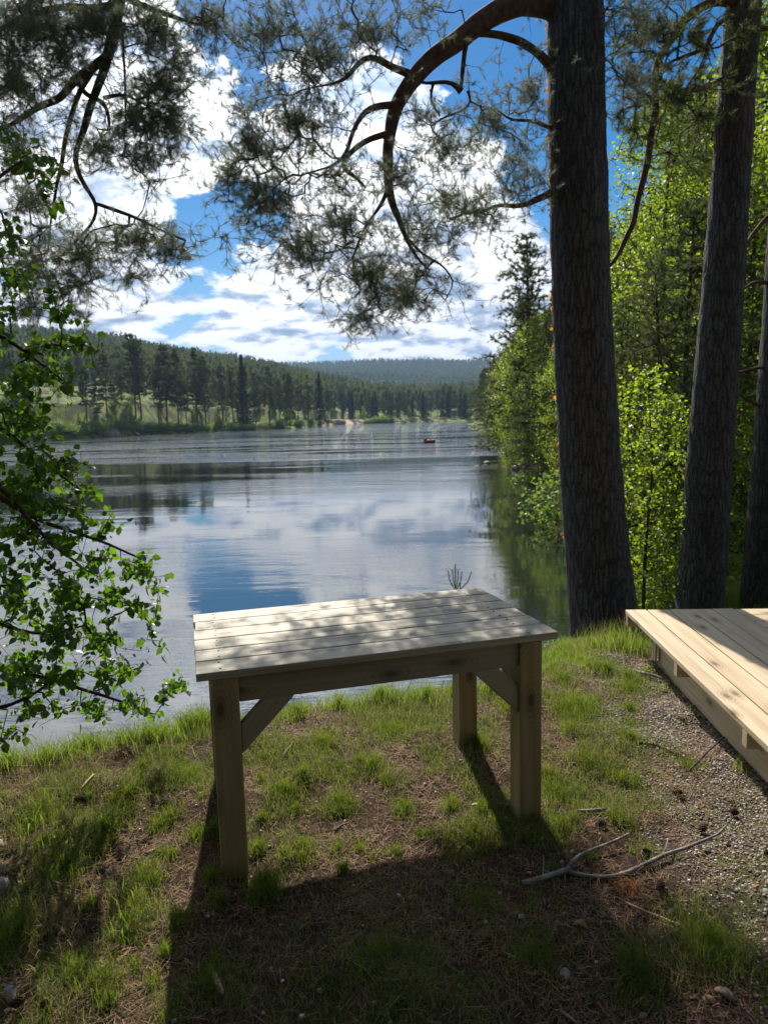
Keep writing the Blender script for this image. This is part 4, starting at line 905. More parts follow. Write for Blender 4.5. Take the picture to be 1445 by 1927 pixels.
# ------------------------------------------------------------------ near right bank: leafy trees, saplings, young pines
def near_kind(kind, seed):
    rg = np.random.default_rng(seed)
    if kind == 'leafy':
        Hh = 8.; sk = Skel(30000); q, r = resample([[0, 0, 0], [.12, .05, 2.5], [.0, .2, 5.2], [.1, .1, Hh*.97]], [.075, .06, .04, .008], .2); V0, F0 = sweep(q, r, 10, .004, seed); sk.chain(q, r); att = []
        while len(att) < 1300:
            z = rg.uniform(.10, 1.02)*Hh; f = z/Hh; R_ = 1.75*math.sin(math.pi*min(1, max(.05, f*.85+.12)))**.7; a = rg.uniform(0, 6.283); t = math.sqrt(rg.uniform(.03, 1))*R_
            if vnoise(math.cos(a)*t*1.3+4, z*1.5+math.sin(a)*t*1.3, seed) < .40: continue
            att.append([math.cos(a)*t, math.sin(a)*t, z])
        sk.grow(att, rg, .18, .1, .4, .05, .2); rr = sk.radii(.0035, .42); V1, F1 = sk.mesh(rr, 4); p, d = foliage_tips(sk, rg, .85, 3); p = np.repeat(p, 4, 0)+rg.normal(0, .065, (len(p)*4, 3)); C_ = leaves(p, rg, .062, .5, simple=True)
    elif kind == 'sapling':
        Hh = 2.9; sk = Skel(20000); q, r = resample([[0, 0, -.1], [.05, .02, .9], [-.03, .05, 1.9], [.03, 0, Hh*.97]], [.018, .015, .011, .003], .1); V0, F0 = sweep(q, r, 7, 0, seed); sk.chain(q, r); att = []
        while len(att) < 420:
            z = rg.uniform(.08, 1.02)*Hh; f = z/Hh; R_ = .62*math.sin(math.pi*min(1, max(.05, f*.8+.16)))**.6; a = rg.uniform(0, 6.283); t = math.sqrt(rg.uniform(.03, 1))*R_
            if vnoise(math.cos(a)*t*3+4, z*3+math.sin(a)*t*3, seed) < .38: continue
            att.append([math.cos(a)*t, math.sin(a)*t, z])
        sk.grow(att, rg, .08, .1, .4, .1, .2); rr = sk.radii(.0013, .42); V1, F1 = sk.mesh(rr, 4); p, d = foliage_tips(sk, rg, .85, 3); p = np.repeat(p, 2, 0)+rg.normal(0, .02, (len(p)*2, 3)); C_ = leaves(p, rg, .042, .5)
    elif kind == 'youngpine':
        Hh = 5.2; sk = Skel(30000); q, r = resample([[0, 0, -.1], [.05, .02, 1.5], [-.08, .05, 3.4], [.03, 0, Hh*.97]], [.06, .05, .035, .01], .1); V0, F0 = sweep(q, r, 9, .003, seed); sk.chain(q, r); att = []
        z = .7
        while z < Hh:
            f = z/Hh; R_ = 1.5*(1-f)**.6+.15; nb = rg.integers(4, 7); a0 = rg.uniform(0, 6)
            for b in range(nb):
                a = a0+b*2*math.pi/nb+rg.normal(0, .3); L_ = R_*rg.uniform(.6, 1.15)
                for _ in range(int(8+22*L_)):
                    t = rg.uniform(.3, 1.05)*L_; att.append([math.cos(a)*t+rg.normal(0, .14), math.sin(a)*t+rg.normal(0, .14), z-.12*t+rg.normal(0, .09)])
            z += .26
        sk.grow(att, rg, .12, .12, .4, -.08, .15); rr = sk.radii(.003, .42); V1, F1 = sk.mesh(rr, 4); p, d = foliage_tips(sk, rg, .6, 2); C_ = needles(p, d+[0, 0, .1], rg, 22, .06, .006, .75, .10)
    elif kind == 'midpine':
        Hh = 12.; sk = Skel(40000); q, r = resample([[0, 0, -.2], [.1, .05, 3.5], [-.15, .1, 8], [.05, 0, Hh*.98]], [.16, .13, .08, .02], .25); V0, F0 = sweep(q, r, 10, .006, seed); sk.chain(q, r); att = []
        z = 2.6
        while z < Hh:
            f = (z-2)/(Hh-2); R_ = 2.5*(1-f)**.55+.15; nb = rg.integers(3, 6); a0 = rg.uniform(0, 6)
            for b in range(nb):
                a = a0+b*2*math.pi/nb+rg.normal(0, .4); L_ = R_*rg.uniform(.55, 1.2)
                for _ in range(int(6+18*L_)):
                    t = rg.uniform(.3, 1.05)*L_; att.append([math.cos(a)*t+rg.normal(0, .2), math.sin(a)*t+rg.normal(0, .2), z-.17*t+rg.normal(0, .12)])
            z += rg.uniform(.3, .5)
        sk.grow(att, rg, .2, .14, .4, -.15, .2); rr = sk.radii(.005, .42); V1, F1 = sk.mesh(rr, 4); p, d = foliage_tips(sk, rg, .8, 3); C_ = needles(p, d+[0, 0, .1], rg, 26, .12, .009, .8, .14)
    T_ = cat((V0, F0), (V1, F1))
    a, b = np_mesh("trunk", T_[0], T_[1], smooth=True), np_mesh("crown", C_[0], C_[1]); a.materials.append(M_TWIG if kind not in ('leafy', 'midpine') else M_TRUNKFAR); b.materials.append({'leafy': M_ASPEN, 'sapling': M_ASPEN, 'youngpine': M_NEEDLE_MID, 'midpine': M_NEEDLE_MID}[kind]); return a, b
NK = {k: [near_kind(k, s) for s in ss] for k, ss in (('leafy', (51, 52)), ('sapling', (53, 54)), ('youngpine', (55, 56)), ('midpine', (57, 58, 59)))}
def nplant(kind, px, d, s, label, group=None, var=0, wide=1.0, cat_='tree', name=None, dx=0):
    x = float(P(px, 900, d)[0])+dx; a, b = NK[kind][var]; t = thing(name or {'leafy': 'aspen_tree', 'sapling': 'sapling', 'youngpine': 'young_pine'}[kind], (x, d, h1(x, d)-.03), label, cat_, group, rz=rng.uniform(0, 6.28)); t.scale = (s*wide, s*wide, s)
    obj("trunk", a, None, t); obj("crown", b, None, t); return t
nplant('leafy', 1235, 12.5, .92, "sunlit bright green leafy tree between the big trunk and the second trunk", wide=1.1)
nplant('leafy', 1180, 15.5, .82, "bright leafy tree showing just right of the big trunk, behind the bright one", var=1)
nplant('leafy', 1330, 14.5, 1.05, "tall leafy tree whose crown shows on both sides of the second trunk", var=1, wide=1.1)
nplant('leafy', 1420, 11.5, 1.0, "leafy tree showing at the right edge between the right-hand trunks", wide=1.1)
nplant('leafy', 1520, 13.5, 1.1, "tall leafy tree at the right edge of the view behind the cut-off trunk", var=1)
nplant('leafy', 1275, 19, 1.05, "leafy tree deeper in the wood behind the sunlit one", var=0)
nplant('leafy', 1085, 23, .72, "leafy tree behind the big trunk, its crown showing on the left side", var=1)
nplant('leafy', 1060, 28, .70, "yellow-green leafy tree leaning over the water left of the big trunk", var=0, wide=1.2)
nplant('youngpine', 1225, 9.8, .85, "young pine with olive needles behind the deck between the two trunks", cat_='tree')
nplant('youngpine', 1290, 10.8, 1.05, "taller young pine just left of the second trunk", var=1, wide=1.1)
nplant('youngpine', 1165, 11.5, .80, "young pine showing beside the right side of the big trunk", var=1)
nplant('youngpine', 1400, 12.5, 1.1, "young pine between the right-hand trunks", var=0)
nplant('youngpine', 1390, 17, 1.5, "older bushy pine deep between the right-hand trunks", var=1)
nplant('youngpine', 975, 45, 1.35, "bushy pine with low boughs over the stony point of the right bank", var=1, wide=1.5)
nplant('youngpine', 955, 51, 1.45, "bushy pine behind the low-boughed one on the right bank", var=0, wide=1.5)
nplant('leafy', 1000, 36, .85, "yellow-green leafy tree at the waterline left of the big trunk, next to the mirrored pine", var=0, wide=1.3)
nplant('leafy', 985, 43, 1.0, "sunlit leafy tree behind the mirrored pine on the right bank", var=1, wide=1.4)
nplant('leafy', 1020, 33, .95, "bright yellow-green leafy tree touching the left side of the big trunk", var=1, wide=1.4)
nplant('youngpine', 1040, 30, 1.3, "bushy pine drooping over the water on the right bank", var=0, wide=1.3)
for i, (px, d, s, lab) in enumerate([(1215, 7.6, 1.0, "slender green sapling just right of the big trunk's foot"), (1180, 8.6, .95, "green sapling half hidden by the big trunk's foot"), (1255, 8.2, .85, "green sapling between the trunks, left of the second trunk's foot"),
        (1240, 9.4, .9, "second-row sapling behind the slender one"), (1385, 10.3, .8, "green sapling in the gap right of the second trunk"), (1425, 9.5, .95, "green sapling left of the cut-off trunk"), (1370, 8.9, .45, "low sapling beside the second trunk's foot"), (1200, 10.5, 1.1, "taller sapling behind the saplings at the big trunk's foot"),
        (1095, 21, .9, "low sapling on the stony shore hidden behind the big trunk"), (1275, 7.9, .6, "short sapling at the left foot of the second trunk")]):
    nplant('sapling', px, d, s, lab, "saplings behind the deck" if i != 8 else None, var=i % 2, wide=1.15, cat_='sapling')
RX = [(1300, 24, .95), (1360, 26, 1.0), (1430, 22, .95), (1500, 20, .9), (1240, 27, .8), (1180, 30, .75), (1330, 34, 1.0), (1400, 36, 1.1), (1480, 32, 1.1), (1140, 34, .8), (1270, 40, 1.0), (1200, 44, .9), (1460, 45, 1.1), (1560, 27, 1.0), (1340, 50, 1.1)]
def mplant(x, y, s, lab, grp, wide=1.1):
    a, b = NK['midpine'][rng.integers(3)]; t = thing("pine_tree", (x, y, h1(x, y)-.1), lab, "tree", grp, rz=rng.uniform(0, 6.28)); t.scale = (s*wide, s*wide, s); obj("trunk", a, None, t); obj("crown", b, None, t)
for y, x, s, lab in RBL: mplant(x, y, s*1.2, lab or LB['pine'][0], None if lab else LB['pine'][1])
for px, d, s in RX:
    x = float(P(px, 900, d)[0]); mplant(x, d, s*1.15, "pine in the dense wood behind the leafy trees on the right", "pines in the dense wood on the right", 1.25); continue
    plant('pine', x, d, s, "pine in the dense wood behind the leafy trees on the right", "trees in the dense wood on the right", wide=1.35)
for px, d, s, lab in [(1010, 29.5, .8, "light green bush on the stony shore left of the big trunk"), (985, 38.5, .75, "bush on the grassy point under the mirrored pine"), (1072, 31, .75, "big bush at the waterline touching the big trunk's left edge"), (1100, 17, .9, "bush hidden behind the big trunk at the water"), (1300, 15, .9, "bush on the slope behind the second trunk"), (1400, 15.5, .9, "bush on the slope between the right-hand trunks"), (1230, 13.5, .9, "bush on the slope between the two trunks")]:
    x = float(P(px, 900, d)[0]); plant('bush', x, d, s, lab, None, wide=1.2)
# small pine seedling behind the table
def seedling():
    rg = np.random.default_rng(3); b = P(857, 1112, 5.0); b[2] = h1(b[0], b[1]); t = thing("pine_seedling", b, "little pine seedling poking up behind the far edge of the table", "seedling"); sk = Skel(900)
    zt = float(P(857, 1062, 5.0)[2]-b[2]); q = np.array([[0, 0, z] for z in np.linspace(-.05, zt, 12)]); V, F = sweep(q, np.linspace(.005, .003, 12), 7); 
    ends = [(.0, zt+.0, 0.0), (.025, zt-.045, .02), (-.022, zt-.035, .0), (.045, zt-.05, -.02), (.115, zt-.06, 0.0), (-.05, zt-.05, .03), (.03, zt-.13, -.05)]
    ms = [(V, F)]; pos = []; dr = []
    for x, z, y in ends:
        a = np.array([[x*.15, y*.3, z-.14], [x*.8, y, z-.07], [x, y, z]]); qq, rr = resample(a, [.003, .0025, .002], .010); ms.append(sweep(qq, rr, 5)); 
        for p_ in qq[2:]: pos.append(p_); dr.append([0, 0, 1.])
    V, F = cat(*ms); obj("stem", np_mesh("stem", V, F, smooth=True), M_TWIG, t)
    V, F = needles(np.array(pos), np.array(dr), rg, 12, .021, .0014, .95, .012, .35); obj("foliage", np_mesh("foliage", V, F), m_leaf("seedling_needles", (.05, .10, .055), (.10, .16, .09), (.1, .16, .05), .3), t)
seedling()

# ------------------------------------------------------------------ grass, litter, gravel
def blades(x, y, hgt, wdt, rg, lean=.45, lift=0.0):
    n = len(x); b = np.stack([x, y, H(x, y)-.006+lift], -1); a = rg.uniform(0, 6.283, n); ld = np.stack([np.cos(a), np.sin(a), 0*a], -1); a2 = rg.uniform(0, 6.283, n); sd = np.stack([np.cos(a2), np.sin(a2), 0*a2], -1)
    l = np.abs(rg.normal(lean, lean*.55, n))[:, None]; h = hgt[:, None]; w = wdt[:, None]; up = np.array([0, 0, 1.])
    m1 = b+up*h*.5+ld*h*l*.25; tp = b+up*h*np.maximum(.25, 1-.35*l)+ld*h*l
    V = np.stack([b-sd*w*.5, b+sd*w*.5, m1-sd*w*.42, m1+sd*w*.42, tp], 1).reshape(-1, 3); k = np.arange(n)[:, None]*5
    return V, [np.concatenate([k+[0, 1, 3], k+[0, 3, 2], k+[2, 3, 4]], 0)]
rg = np.random.default_rng(77)
def inview(x, y, mrg=60, ztop=0.0):
    d = np.stack([x, y, H(x, y)], -1)-_C; q = d@_F; return (np.abs((d@_R)/q*CF) < 722+mrg) & ((d@_U)/q*CF > -963-mrg)
def scatter(n, x0, x1, y0, y1, keep):
    x = rg.uniform(x0, x1, n); y = rg.uniform(y0, y1, n); k = keep(x, y) & inview(x, y); return x[k], y[k]
mat_m = lambda x, y: .5*fbm(x*2.4, y*2.4, 4, 61)+.5*fbm(x*6.5, y*6.5, 3, 62)
ms = []
x, y = scatter(420000, -2.9, 2.6, 1.3, 4.7, lambda x, y: (rg.uniform(0, 1, len(x)) < np.clip((mat_m(x, y)-.475)*11, .05, 1)*(1-.93*np.clip(gravel_mask(x, y)*2.2, 0, 1))))
ms.append(blades(x, y, rg.uniform(.018, .060, len(x))*(.35+1.6*mat_m(x, y)), rg.uniform(.0009, .0018, len(x)), rg, .8))
PT = [(rg.uniform(300, 1000), rg.uniform(1380, 1640), rg.uniform(15, 38), int(rg.uniform(150, 500)), rg.uniform(.04, .075)) for _ in range(34)]+[(rg.uniform(0, 420), rg.uniform(1430, 1900), rg.uniform(15, 40), int(rg.uniform(150, 600)), rg.uniform(.04, .08)) for _ in range(30)]+[(rg.uniform(1020, 1200), rg.uniform(1260, 1560), rg.uniform(15, 40), int(rg.uniform(150, 500)), rg.uniform(.04, .08)) for _ in range(20)]+[(345, 1470, 50, 900, .09), (700, 1445, 40, 800, .08), (850, 1525, 24, 500, .08), (640, 1510, 45, 900, .06), (540, 1490, 60, 1000, .07), (760, 1525, 40, 700, .06), (570, 1600, 60, 800, .06), (500, 1680, 42, 1100, .10), (610, 1400, 80, 1300, .08), (740, 1380, 90, 1300, .08), (900, 1400, 60, 700, .08),
      (240, 1500, 60, 1200, .07), (200, 1560, 60, 1400, .07), (70, 1540, 80, 2200, .08), (120, 1640, 80, 1900, .08), (30, 1770, 70, 1900, .10), (240, 1745, 60, 500, .10), (270, 1650, 60, 800, .07), (320, 1540, 50, 700, .07), (1080, 1340, 80, 2600, .09), (1110, 1440, 60, 1500, .07), (1050, 1500, 45, 1300, .08), (1060, 1280, 70, 1300, .08), (1180, 1300, 70, 1300, .08),
      (1140, 1260, 50, 800, .09), (1290, 1440, 60, 500, .05), (1340, 1780, 110, 2600, .08), (1200, 1830, 80, 1200, .07), (960, 1340, 50, 900, .08), (700, 1800, 300, 2600, .06), (400, 1850, 120, 1400, .06), (1000, 1800, 150, 1400, .06), (900, 1700, 120, 900, .06), (190, 1850, 90, 900, .08)]
for px, py, r_, n, hh in PT:
    n = int(n*(.55 if px < 420 else .8)); hh *= 1.1
    c = hit(px, py); sc_ = r_/CF*np.linalg.norm(c-_C); aa = rg.uniform(0, 6.283, n); q = np.abs(rg.normal(0, .40, n)); x = c[0]+np.cos(aa)*q*sc_; y = c[1]+np.sin(aa)*q*sc_*1.3
    ms.append(blades(x, y, rg.uniform(.45, 1.1, n)*hh, rg.uniform(.0011, .0022, n), rg, .6))
V, F = cat(*ms); o = obj("grass", np_mesh("grass", V, F), M_GRASS); tag(o, "short patchy green grass growing over the trodden bank", "grass", kind="stuff")
ms = []
def tall(px, py, r_, n, hh, w=.0026, lean=.4):
    hh *= .8
    c = hit(px, py); sc_ = r_/CF*np.linalg.norm(c-_C); aa = rg.uniform(0, 6.283, n); q = np.abs(rg.normal(0, .5, n)); x = c[0]+np.cos(aa)*q*sc_; y = c[1]+np.sin(aa)*q*sc_
    ms.append(blades(x, y, rg.uniform(.4, 1.1, n)*hh, rg.uniform(.7, 1.3, n)*w, rg, lean))
for a in [(1045, 1228, 50, 900, .10), (1075, 1245, 50, 900, .09), (1110, 1255, 60, 700, .08), (1040, 1255, 40, 500, .08), (370, 1345, 50, 500, .22), (300, 1375, 40, 300, .16), (345, 1345, 60, 420, .20), (385, 1330, 40, 260, .20), (300, 1365, 60, 260, .14), (180, 1390, 60, 260, .20), (130, 1400, 50, 150, .16), (560, 1345, 50, 420, .14), (640, 1325, 60, 520, .15), (720, 1315, 70, 560, .17), (800, 1315, 60, 420, .16), (850, 1310, 40, 220, .16), (920, 1300, 60, 320, .16), (985, 1275, 30, 160, .15),
          (240, 1755, 40, 46, .14, .0045), (225, 1720, 30, 26, .14, .0045), (100, 1600, 30, 14, .16, .005), (65, 1560, 30, 12, .16, .005), (130, 1700, 60, 40, .10), (40, 1740, 50, 240, .12), (570, 1620, 22, 26, .09), (850, 1530, 20, 60, .08), (1085, 1330, 60, 300, .11), (1110, 1620, 14, 12, .09, .005), (1190, 1605, 10, 8, .07, .005),
          (1120, 1222, 60, 260, .26), (1170, 1225, 60, 300, .30), (1060, 1240, 50, 300, .16), (20, 1412, 60, 300, .20), (90, 1402, 60, 360, .22), (160, 1392, 60, 360, .20), (230, 1380, 60, 360, .18), (280, 1370, 50, 300, .20), (1205, 1232, 30, 120, .22), (1215, 1270, 20, 50, .14), (1245, 1300, 20, 40, .10), (1390, 1450, 20, 18, .12, .005), (500, 1690, 30, 200, .12)]:
    tall(*a)
c0 = len(ms)
x = rg.uniform(.8, 7.5, 60000); y = rg.uniform(4.7, 15, 60000); k = (H(x, y) > WZ+.05) & (fbm(x*1.1, y*1.1, 3, 5) > .42); x = x[k]; y = y[k]
ms.append(blades(x, y, rg.uniform(.3, 1., len(x))*np.interp(y, [4.7, 6.3, 7.5], [.07, .12, .34]), rg.uniform(.6, 1.2, len(x))*np.interp(y, [4.7, 6.3, 7.5], [.0028, .004, .007]), rg, .5))
x = rg.uniform(5.5, 11, 9000); y = rg.uniform(26, 44, 9000); k = (H(x, y) > WZ+.02) & (H(x, y) < WZ+.8); x = x[k]; y = y[k]
ms.append(blades(x, y, rg.uniform(.25, .6, len(x)), rg.uniform(.02, .035, len(x)), rg, .5))
V, F = cat(*ms); o = obj("tall_grass", np_mesh("tall_grass", V, F), M_GRASSB); tag(o, "tall bright green grass tufts along the lip of the bank and among the pines", "grass", kind="stuff")
ms = []
for a in [(110, 1430, 90, 1500, .10, .0022, .9), (180, 1440, 70, 700, .09, .002, .9), (330, 1400, 60, 260, .07, .002, .9), (60, 1440, 70, 700, .10, .002, .9), (240, 1410, 60, 300, .1, .002, .9), (650, 1360, 120, 500, .08, .002, .9), (1100, 1300, 100, 300, .08, .002, .9), (1170, 1215, 50, 46, .34, .0022, .25), (1130, 1215, 50, 40, .34, .0022, .25), (40, 1500, 90, 300, .16, .002, 1.0), (100, 1750, 120, 260, .14, .002, 1.0), (1350, 1500, 100, 300, .06, .0018, .9), (700, 1720, 300, 900, .08, .0018, 1.0), (800, 1850, 300, 700, .08, .0018, 1.0)]:
    tall(*a)
x, y = scatter(60000, -2.8, 2.5, 1.3, 4.5, lambda x, y: rg.uniform(0, 1, len(x)) < .25+.5*mat_m(x, y)); ms.append(blades(x, y, rg.uniform(.02, .07, len(x)), rg.uniform(.001, .0018, len(x)), rg, 1.6))
V, F = cat(*ms); o = obj("dry_grass", np_mesh("dry_grass", V, F), M_STRAW); tag(o, "withered pale straw lying among the green grass of the bank", "dry grass", kind="stuff")
# fallen needles
x, y = scatter(230000, -2.8, 2.6, 1.3, 4.6, lambda x, y: rg.uniform(0, 1, len(x)) < np.clip(1.05-1.0*mat_m(x, y), .1, 1)*np.clip((fbm(x*4.2+9, y*4.2, 4, 19)-.40)*6, .16, 1)); n = len(x)
b = np.stack([x, y, H(x, y)+rg.uniform(.001, .009, n)+.020*(rg.uniform(0, 1, n) > .8)*rg.uniform(0, 1, n)], -1); a = rg.uniform(0, 6.283, n); nn = nrm_at(x, y); d = np.stack([np.cos(a), np.sin(a), rg.normal(0, .16, n)], -1); d -= nn*np.sum(d*nn, 1, keepdims=True)*.8; d /= np.linalg.norm(d, axis=1, keepdims=True)
sd = np.cross(nn, d); l = rg.uniform(.018, .045, (n, 1)); w = rg.uniform(.0005, .0010, (n, 1)); V = np.stack([b-d*l/2-sd*w, b-d*l/2+sd*w, b+d*l/2+sd*w+sd*l*.05, b+d*l/2-sd*w+sd*l*.05], 1).reshape(-1, 3)
o = obj("needle_litter", np_mesh("needle_litter", V, np.arange(n*4).reshape(-1, 4)), M_NLIT); tag(o, "reddish brown fallen pine needles carpeting the bare ground", "pine needles", kind="stuff")
# bark crumbs and leaf scraps
x, y = scatter(3600, -2.8, 2.6, 1.3, 4.6, lambda x, y: rg.uniform(0, 1, len(x)) < .8); pz = np.stack([x, y, H(x, y)+.006], -1)
V, F = leaves(pz, rg, .016, .0, simple=True); V = V.reshape(-1, 4, 3); V[:, :, 2] = pz[:, None, 2]+(V[:, :, 2]-pz[:, None, 2])*.3; o = obj("bark_crumbs", np_mesh("bark_crumbs", V.reshape(-1, 3), F), M_BROWNLEAF); tag(o, "brown bark crumbs and leaf scraps strewn over the bank", "litter", kind="stuff")
# gravel
bm = bmesh.new(); bmesh.ops.create_icosphere(bm, subdivisions=1, radius=1.0); ICO = np.array([v.co[:] for v in bm.verts]); ICOF = np.array([[v.index for v in f.verts] for f in bm.faces]); bm.free()
def pebbles(x, y, s, sink=.25):
    n = len(x); sc3 = s[:, None]*np.stack([rg.uniform(.8, 1.25, n), rg.uniform(.7, 1.1, n), rg.uniform(.45, .8, n)], -1); a = rg.uniform(0, 6.283, n); jit = rg.uniform(.82, 1.15, (n, 12, 1))
    v = ICO[None]*jit*sc3[:, None]; c, s_ = np.cos(a)[:, None], np.sin(a)[:, None]; v = np.stack([v[..., 0]*c-v[..., 1]*s_, v[..., 0]*s_+v[..., 1]*c, v[..., 2]], -1)
    v += np.stack([x, y, H(x, y)+s*sink], -1)[:, None]; return v.reshape(-1, 3), (np.arange(n)[:, None, None]*12+ICOF[None]).reshape(-1, 3)
mt, nt, out = mat_new("gravel"); g = N(nt, "ShaderNodeNewGeometry"); principled(nt, out, ramp(nt, g.outputs['Random Per Island'], [(0, (.13, .095, .085)), (.5, (.31, .25, .225)), (.85, (.47, .41, .385)), (1, (.72, .69, .66))]), .7, .3, noise(nt, geo_pos(nt), 120, 3).outputs[0], .3, .002); M_GRAVEL = mt
x, y = scatter(90000, .6, 2.8, 1.3, 4.7, lambda x, y: rg.uniform(0, 1, len(x)) < np.clip(gravel_mask(x, y)*1.5-.05, 0, 1)); x2, y2 = scatter(900, -2.6, 2.6, 1.3, 4.6, lambda x, y: x > -9)
V, F = pebbles(np.concatenate([x, x2]), np.concatenate([y, y2]), np.concatenate([rg.uniform(.0028, .0072, len(x)), rg.uniform(.003, .010, len(x2))]))
o = obj("gravel", np_mesh("gravel", V, F, smooth=False), M_GRAVEL); tag(o, "fine pale gravel spread beside the deck", "gravel", kind="stuff"); print("gravel", len(x))

# ------------------------------------------------------------------ things lying about
def stone(px, py, r_, label, mat=None, name="stone", loc=None, group=None, flat=.7, seed=0, catn="stone", sub=3, mound=.35):
    c = np.array(loc) if loc is not None else hit(px, py); b = bmesh.new(); bmesh.ops.create_icosphere(b, subdivisions=sub, radius=1.0); rr = random.Random(seed)
    o3 = (rr.uniform(0, 9), rr.uniform(0, 9))
    for v in b.verts:
        k = .62+.8*float(fbm(v.co.x*1.3+o3[0]+v.co.z, v.co.y*1.3+o3[1]-v.co.z*.7, 3, seed+3)); v.co = Vector((v.co.x*k*r_, v.co.y*k*r_*rr.uniform(.995, 1.0)*.85, v.co.z*k*r_*flat))
    for f in b.faces: f.smooth = True
    me = bpy.data.meshes.new(name); b.to_mesh(me); b.free(); o = obj(name, me, mat or M_STONE, None, (c[0], c[1], c[2]+r_*flat*mound)); o.rotation_euler[2] = rr.uniform(0, 6); return tag(o, label, catn, group)
stone(-6, 1672, .045, "rounded pale stone half cut off at the left edge, nearest of the left-edge stones", seed=1)
stone(-12, 1640, .036, "small pale stone at the left edge just behind the nearest one", seed=2)
stone(-16, 1598, .045, "grey stone at the left edge, farthest of the left-edge stones", seed=3)
stone(1264, 1724, .019, "dark grey stone lying right of the forked stick in the needles", m_simple("dark_stone", (.13, .115, .10), .8, .3, 30), seed=4)
stone(1442, 1682, .016, "pale stone on the gravel at the right edge", seed=5); stone(981, 1727, .010, "tiny white stone in the deep table shade left of the brown leaf", seed=6, flat=.8)
stone(1062, 1835, .017, "mottled grey stone in the deep shade near the bottom", seed=7); stone(602, 1866, .009, "tiny grey stone in the shade at the bottom middle", seed=8); stone(1209, 1912, .010, "small white stone near the bottom edge right of the curled twig", seed=9)
def cone_mesh():
    Vs = []; Fs = []; n = 64; Hh = .05
    for i in range(n):
        t = (i+.5)/n; z = Hh*t; r_ = .0185*math.sin(math.pi*min(1, t*.86+.12))**.6; a = i*2.39996; d = np.array([math.cos(a), math.sin(a), 0]); s_ = np.array([-math.sin(a), math.cos(a), 0]); u = np.array([0, 0, 1.])
        c = u*z; L_ = r_*1.0; w = .0075*(.5+math.sin(math.pi*t)*.7); b = len(Vs)
        Vs += [c+s_*w*.3, c-s_*w*.3, c+d*L_-s_*w*.6+u*.006, c+d*L_*1.12+u*.010, c+d*L_+s_*w*.6+u*.006, c+d*L_*.95+u*.001]
        Fs += [[b, b+1, b+2], [b, b+2, b+4], [b+2, b+3, b+4], [b+1, b+5, b+2], [b, b+4, b+5], [b+2, b+5, b+3], [b+5, b+4, b+3]]
    core, cf = sweep(np.array([[0, 0, z] for z in np.linspace(0, Hh, 7)]), np.array([.004, .009, .010, .010, .008, .006, .003]), 8)
    V, F = cat((np.array(Vs), np.array(Fs)), (core, cf)); return np_mesh("pine_cone", V, F)
CM = cone_mesh(); CM.materials.append(M_CONE)
for px, py, lab in [(118, 1505, "dark pine cone left of the pale wood chip"), (163, 1508, "dark pine cone directly in front of the pale wood chip"), (206, 1802, "pine cone beside the long bright grass blades at lower left"), (50, 1886, "pine cone near the bottom left corner, left one of two"), (92, 1893, "pine cone near the bottom left corner, right one of two"),
                    (1139, 1556, "open dark pine cone lit by the sun right of the table's right leg"), (1316, 1572, "pine cone at the far tip of the forked stick"), (1436, 1608, "pine cone at the right edge on the gravel"), (1285, 1498, "small dark cone on the gravel, third from the deck"), (1214, 1608, "pine cone between the two arms of the forked stick"), (1287, 1360, "dark cone near the deck's shaded edge"),
                    (1373, 1532, "small cone in the middle of the gravel, near the right"), (1240, 1682, "dark cone just right of the orange needle clump"), (95, 1740, "dark cone in the grass at the lower left")]:
    c = hit(px, py); o = obj("pine_cone", CM, None, None, c+np.array([0, 0, .016])); o.rotation_euler = (R(rng.uniform(70, 110)), 0, rng.uniform(0, 6.28)); s = rng.uniform(.62, .85); o.scale = (s, s, s); tag(o, lab, "pine cone", "pine cones lying on the bank")
def twig_thing(parts, label, name="twig", mat=M_DEAD, catn="twig", lift=.006, arch=0.0, k=8, group=None):
    ms = []; b0 = hit(*parts[0][0][0]); 
    for j, (pts, wpx) in enumerate(parts):
        q = np.array([hit(*p) for p in pts]); n_ = len(q); q[:, 2] += lift+arch*np.sin(np.linspace(0, math.pi, n_)); rr = np.array([w/2/CF*np.linalg.norm(a-_C) for w, a in zip(wpx, q)]); q[:, 2] += rr*.6
        qq, r_ = resample(q, rr, .012, .006, j+3); ms.append(sweep(qq, r_, k, float(rr.max())*.12, j))
    V, F = cat(*ms); o = obj(name, np_mesh(name, V-b0, F, smooth=True), mat, None, b0); return tag(o, label, catn, group)
